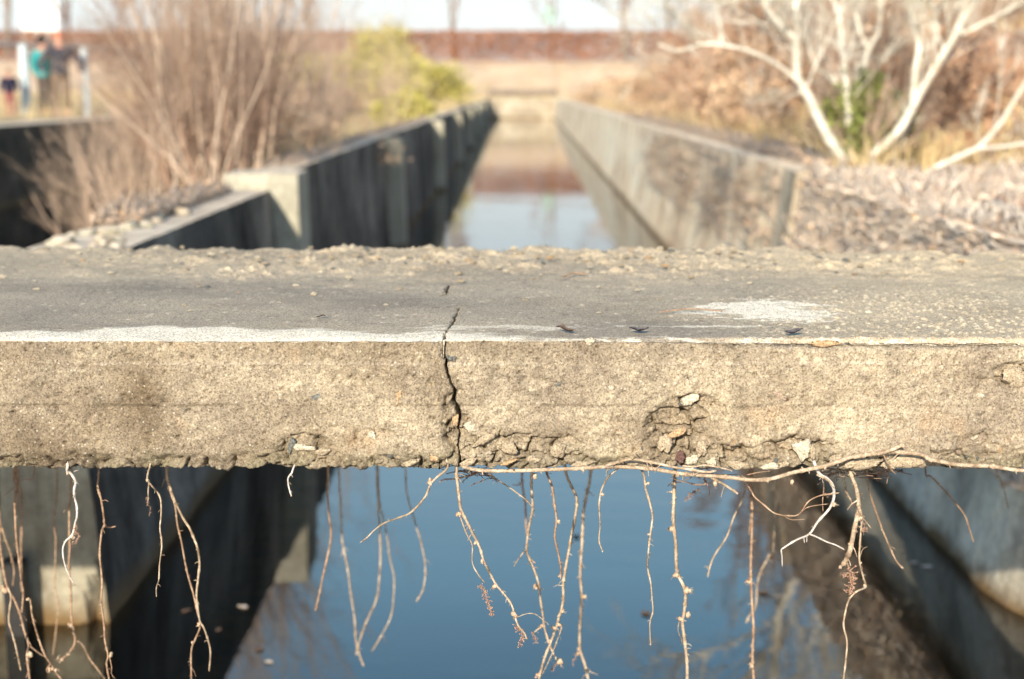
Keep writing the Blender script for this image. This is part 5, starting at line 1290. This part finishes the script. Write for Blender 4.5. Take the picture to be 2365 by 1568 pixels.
for k, (ix, x, y, sc) in enumerate([(0, 3.2, 13, 1), (5, 3.8, 15, 1), (6, 3.3, 19, .9), (1, 5.3, 17, 1), (2, 5.5, 24, 1), (4, 4.1, 27, 1), (5, 6.5, 30, 1), (2, 7.2, 22, 1), (0, 5.2, 38, 1.1), (6, 4.8, 15.5, 1), (2, 3.9, 18, .9), (5, 5.9, 19, 1), (0, 4.6, 21, 1), (6, 6.4, 26, 1), (4, 3.4, 16, .8), (2, 8.0, 27, 1), (6, 4.4, 32, 1.1)]):
    pr = SH[ix] if ix < 5 else SH2[ix - 5]
    place_shrub(pr, 'bare_shrub', (x, y, ground_z(x, y)), k * 2.1, sc, 'blurred bare pinkish shrub among dead leaves on the right bank', 'shrub', 'bare shrubs on the right bank')
# bare trees on the right bank
for k, (x, y, kk, sc, lab) in enumerate([(5.2, 17, 2, .75, 'fine-twigged bare tree rising behind the right limb of the white tree'), (4.0, 24, 0, .7, 'bare tree above the dead leaves, left of the white tree'), (7.6, 21, 1, .65, 'bare tree among rust leaves near the top right corner'), (6.3, 34, 3, .6, 'distant bare tree where the right bank meets the sky')]):
    e = empty('bare_tree', (x, y, ground_z(x, y)), lab, 'tree', 'bare trees on the right bank'); e.rotation_euler.z = k * 1.7; e.scale = (sc,) * 3
    for n_, m_ in (('trunk', TPM[kk][0]), ('crown', TPM[kk][1])):
        o = bpy.data.objects.new(n_, m_); COL.objects.link(o); o.parent = e
# orange clay bank at the right edge
X, Y = np.meshgrid(np.linspace(0, 1, 30), np.linspace(0, 1, 24))
cx = 3.3 + X * 3.6; cy = 10.6 + Y * 5.0; cz = 0.0 + 1.15 * sstep(0.0, .8, X * .6 + Y * .6) + 0.12 * fbm(cx * 2, cy * 2, 480, 4)
o = mesh_np('clay_bank', np.stack([cx, cy, cz], -1).reshape(-1, 3), grid_faces(24, 30), simple('orange_clay', (0.46, 0.24, 0.13), (0.66, 0.42, 0.27), 3, .95, .5, .03)); tag(o, 'bare orange clay bank at the right edge', None, None, 'structure')

PALE_STRAW = simple('pale_dry_runner_bark', (0.68, 0.52, 0.40), (0.92, 0.79, 0.64), 6, 0.85, 0.0)
# ---- dry creeper mats on the walls
def creeper_mat(label, fn, n, length, seed, r=.0022, leafn=0, lm=None, mat=None, bulk=.014, align=0.0):
    """tangle of fine dry runners following a surface fn(s,t)->point, normal"""
    g = np.random.default_rng(seed); arr = []
    for i in range(n):
        s, t = g.random(), g.random(); a = g.uniform(0, 6.28) if g.random() > align else math.pi / 2 + g.normal(0, .3); pl = []
        for j in range(7):
            p, nrm = fn(min(max(s, 0), 1), min(max(t, 0), 1))
            pl.append(np.array(p) + np.array(nrm) * (g.gamma(1.6, bulk) + .002))
            a += g.normal(0, .5 - .3 * align); s += math.cos(a) * length; t += math.sin(a) * length * .8
        arr.append(pl)
    v, f, c_ = tubes(np.array(arr), g.uniform(.6, 1.8, (n, 1)) * np.full((n, 7), r), 3, ref=(.3, .2, 1))
    e = empty('creeper_mat', (0, 0, 0), label, 'creeper')
    o = mesh_np('runners', v, [f, c_], mat or TAN_PALE, True, e); o['kind'] = 'stuff'
    if leafn:
        k = g.integers(0, n, leafn); j = g.integers(0, 7, leafn); p = np.array(arr)[k, j]
        a = g.normal(0, 1, (leafn, 3)); a /= np.linalg.norm(a, axis=1, keepdims=True); b = np.cross(a, g.normal(0, 1, (leafn, 3))); b /= np.linalg.norm(b, axis=1, keepdims=True)
        s_ = g.uniform(.008, .022, (leafn, 1)); v = np.stack([p - a * s_, p - b * s_ * .6, p + a * s_, p + b * s_ * .6], 1).reshape(-1, 3)
        o = mesh_np('dead_leaves', v, np.arange(4 * leafn).reshape(-1, 4), lm or BR2, False, e); o['kind'] = 'stuff'
def right_top(s, t): # top of the near right wall and the ground behind
    y = 4.75 + 4.9 * t; x = 1.96 + 2.6 * s ; return (x, y, -0.045 + 0.06 * s + 0.10 * max(0, s - .2) + 0.05 * math.sin(9 * t + 7 * s)), (0, -.2, 1)
def right_face(s, t):
    y = 4.8 + 4.7 * t; z = 0.0 - 0.8 * s ** 1.6; return (1.96 + 0.19 * z, y, z), (-1, 0, .2)
creeper_mat('thick mat of dry creepers over the near right wall top', right_top, 6500, .035, 31, .0045, 1800, mat=PALE_STRAW, bulk=.02, align=.8)
creeper_mat('dry creepers trailing down the near right wall face', right_face, 2600, .05, 32, .0035, 1800, mat=PALE_STRAW)
def left_top(s, t):
    y = 6.6 + 2.2 * t ** 1.2; return (-1.95 + .22 * s ** 1.5, y, -.04), (0, 0, 1)
creeper_mat('heap of dry creeper stems on top of the near left wall', left_top, 420, .07, 33, .003, 500)
def left_top2(s, t):
    y = 10 + 18 * t; return (-1.80 + .22 * s, y, .045), (0, 0, 1)
creeper_mat('thin creepers along the top of the far left wall', left_top2, 160, .02, 34, .004, 500)
def right_top2(s, t):
    y = 10.2 + 20 * t; return (2.08 + .5 * s + .0128 * (y - 9.5), y, .05), (0, 0, 1)
creeper_mat('dry creepers along the top of the far right wall', right_top2, 1300, .02, 35, .004, 1500)
def right_face2(s, t):
    y = 10 + 12 * t; z = 0.03 - 0.7 * s; return (1.91 + 0.0128 * (y - 9.5) + .19 * z, y, z), (-1, 0, .2)
creeper_mat('brown creepers hanging on the stained far right wall face', right_face2, 260, .04, 36, .004, 350, BR1)

# ---- dry grass
def grass(label, n, fx, seed, size, mat):
    g = np.random.default_rng(seed); P0 = []
    for i in range(n):
        x, y = fx(g); z = ground_z(x, y) if not (x < -9.2 and 23.4 < y < 44) else 0.0
        if z < ZW + .05: continue
        P0.append((x, y, z - .03))
    P0 = np.array(P0); n = len(P0); h = size * g.uniform(.5, 1.4, (n, 1)) 
    d = np.stack([g.normal(0, .35, n), g.normal(0, .35, n), np.ones(n)], -1) * h
    a = g.uniform(0, 3.14, n); w = np.stack([np.cos(a), np.sin(a), a * 0], -1) * h * .035
    v = np.stack([P0 - w, P0 + w, P0 + d * .6 + w * .6, P0 + d + np.stack([d[:, 0] * .5, d[:, 1] * .5, -d[:, 2] * .05], -1), P0 + d * .6 - w * .6], 1).reshape(-1, 3)
    i0 = np.arange(n)[:, None] * 5
    o = mesh_np('dry_grass', v, [i0 + np.array([[0, 1, 2, 4]]), i0 + np.array([[4, 2, 3]])], mat, False); tag(o, label, None, None, 'stuff')
STRAW = leaf_mat('straw_grass', (0.36, 0.26, 0.13), (0.52, 0.40, 0.22), (0.68, 0.56, 0.34), .6)
grass('dry straw-coloured grass on the left bank and slope', 22000, lambda g: (-1.75 - g.uniform(0, 1) ** 1.5 * 26, 12 + g.uniform(0, 1) ** 1.3 * 86), 41, .32, STRAW)
grass('dry grass among the dead leaves on the right bank', 16000, lambda g: (lambda y: (float(xr_in(y)) + .4 + g.uniform(0, 1) * (0.36 * y + 1), y))(9.5 + g.uniform(0, 1) ** 1.3 * 75), 42, .28, STRAW)
grass('sparse dry grass on the sandy far slope', 6000, lambda g: (g.uniform(-30, 30), g.uniform(91, 111)), 43, .4, STRAW)

# floating litter on the water
g = np.random.default_rng(8)
for k, (u, v, lab) in enumerate([(560, 1402, 'pale leaf afloat on the black water beside the left pier'), (430, 1412, 'dark curled leaf afloat near the left pier foot'), (620, 1530, 'tiny pale speck of litter afloat at the bottom, left of the blue water'), (600, 1500, 'brown leaf floating at the edge of the dark reflection'), (1490, 1418, 'small brown leaf afloat among the ripples, bottom middle'),
        (2110, 1300, 'small pale leaf afloat in front of the right pier'), (2140, 1310, 'second small pale leaf nearest the right pier wall'), (1760, 1370, 'dark leaf afloat in the tree reflection'), (1330, 1240, 'thin dark leaf afloat in the middle of the blue water'), (505, 1455, 'yellowish leaf afloat on the brown water at the bottom left')]):
    x, y = Q(u, v, ZW); n = 7; t = np.linspace(0, 1, n); w = np.sin(np.pi * t ** .8) * .3; V = []
    for q in (-1, -.3, .4, 1): V.append(np.stack([t - .5, w * q, .06 + .1 * abs(q) * w + g.normal(0, .02, n)], -1))
    V = np.array(V).reshape(-1, 3) * g.uniform(.03, .055); V = np.vstack([V, V - [0, 0, .001]])
    o = mesh_np('floating_leaf', V, np.vstack([grid_faces(4, n), grid_faces(4, n, 4 * n, True)]), LEAF_D if ('dark' in lab or 'brown' in lab) else PALE_STRAW, True, None, (x, y, ZW + .001)); o.rotation_euler.z = g.uniform(0, 6); tag(o, lab, 'leaf')
# ---- labels: number alike blurred plants by their place in the picture
_one = 'first second third fourth fifth sixth seventh eighth ninth tenth eleventh twelfth thirteenth fourteenth fifteenth sixteenth seventeenth eighteenth nineteenth twentieth'.split()
_ord = _one + ['twenty-' + w_ for w_ in _one[:9]] + ['thirtieth'] + ['thirty-' + w_ for w_ in _one[:9]] + ['fortieth'] + ['forty-' + w_ for w_ in _one[:9]]
ORD = ['leftmost'] + [w_ + ' from the left' for w_ in _ord[1:]]
byl = {}
for o in SC.objects:
    if o.parent is None and 'label' in o and 'category' in o: byl.setdefault(o['label'], []).append(o)
SHORT = {'rust-brown leaf clump on the tan slope left of the channel': 'rust-brown leaf clumps left of the channel', 'tan leafy clump on the slope left of the channel': 'tan leafy clumps left of the channel', 'low straw-coloured brush on the slope left of the channel': 'low straw-coloured brush clumps left of the channel', 'dark brown tangled shrub leaning over the dark pool': 'dark brown shrubs leaning over the dark pool',
'bushy clump of rust-brown dead leaves on the right bank': 'rust-brown leaf clumps on the right bank', 'rounded clump of tan dead leaves on the right bank': 'rounded tan leaf clumps on the right bank',
         'upright rusty-leaved bush on the right bank': 'upright rusty bushes on the right bank', 'low spreading tan brush on the right bank': 'low tan brush clumps on the right bank',
         'blurred bare pinkish shrub among dead leaves on the right bank': 'bare pinkish shrubs among dead leaves', 'blurred bare shrub on the tan slope behind the left wall shrubs': 'far bare shrubs on the left slope',
         'tangled twiggy shrub in the dense thicket between the dark pool and the left wall': 'twiggy thicket shrubs behind the left wall'}
for lab, os_ in byl.items():
    if len(os_) > 1 and lab in SHORT:
        os_.sort(key=lambda o: o.location.x / o.location.y)
        for k, o in enumerate(os_): o['label'] = ORD[k] + ' of the ' + SHORT[lab]
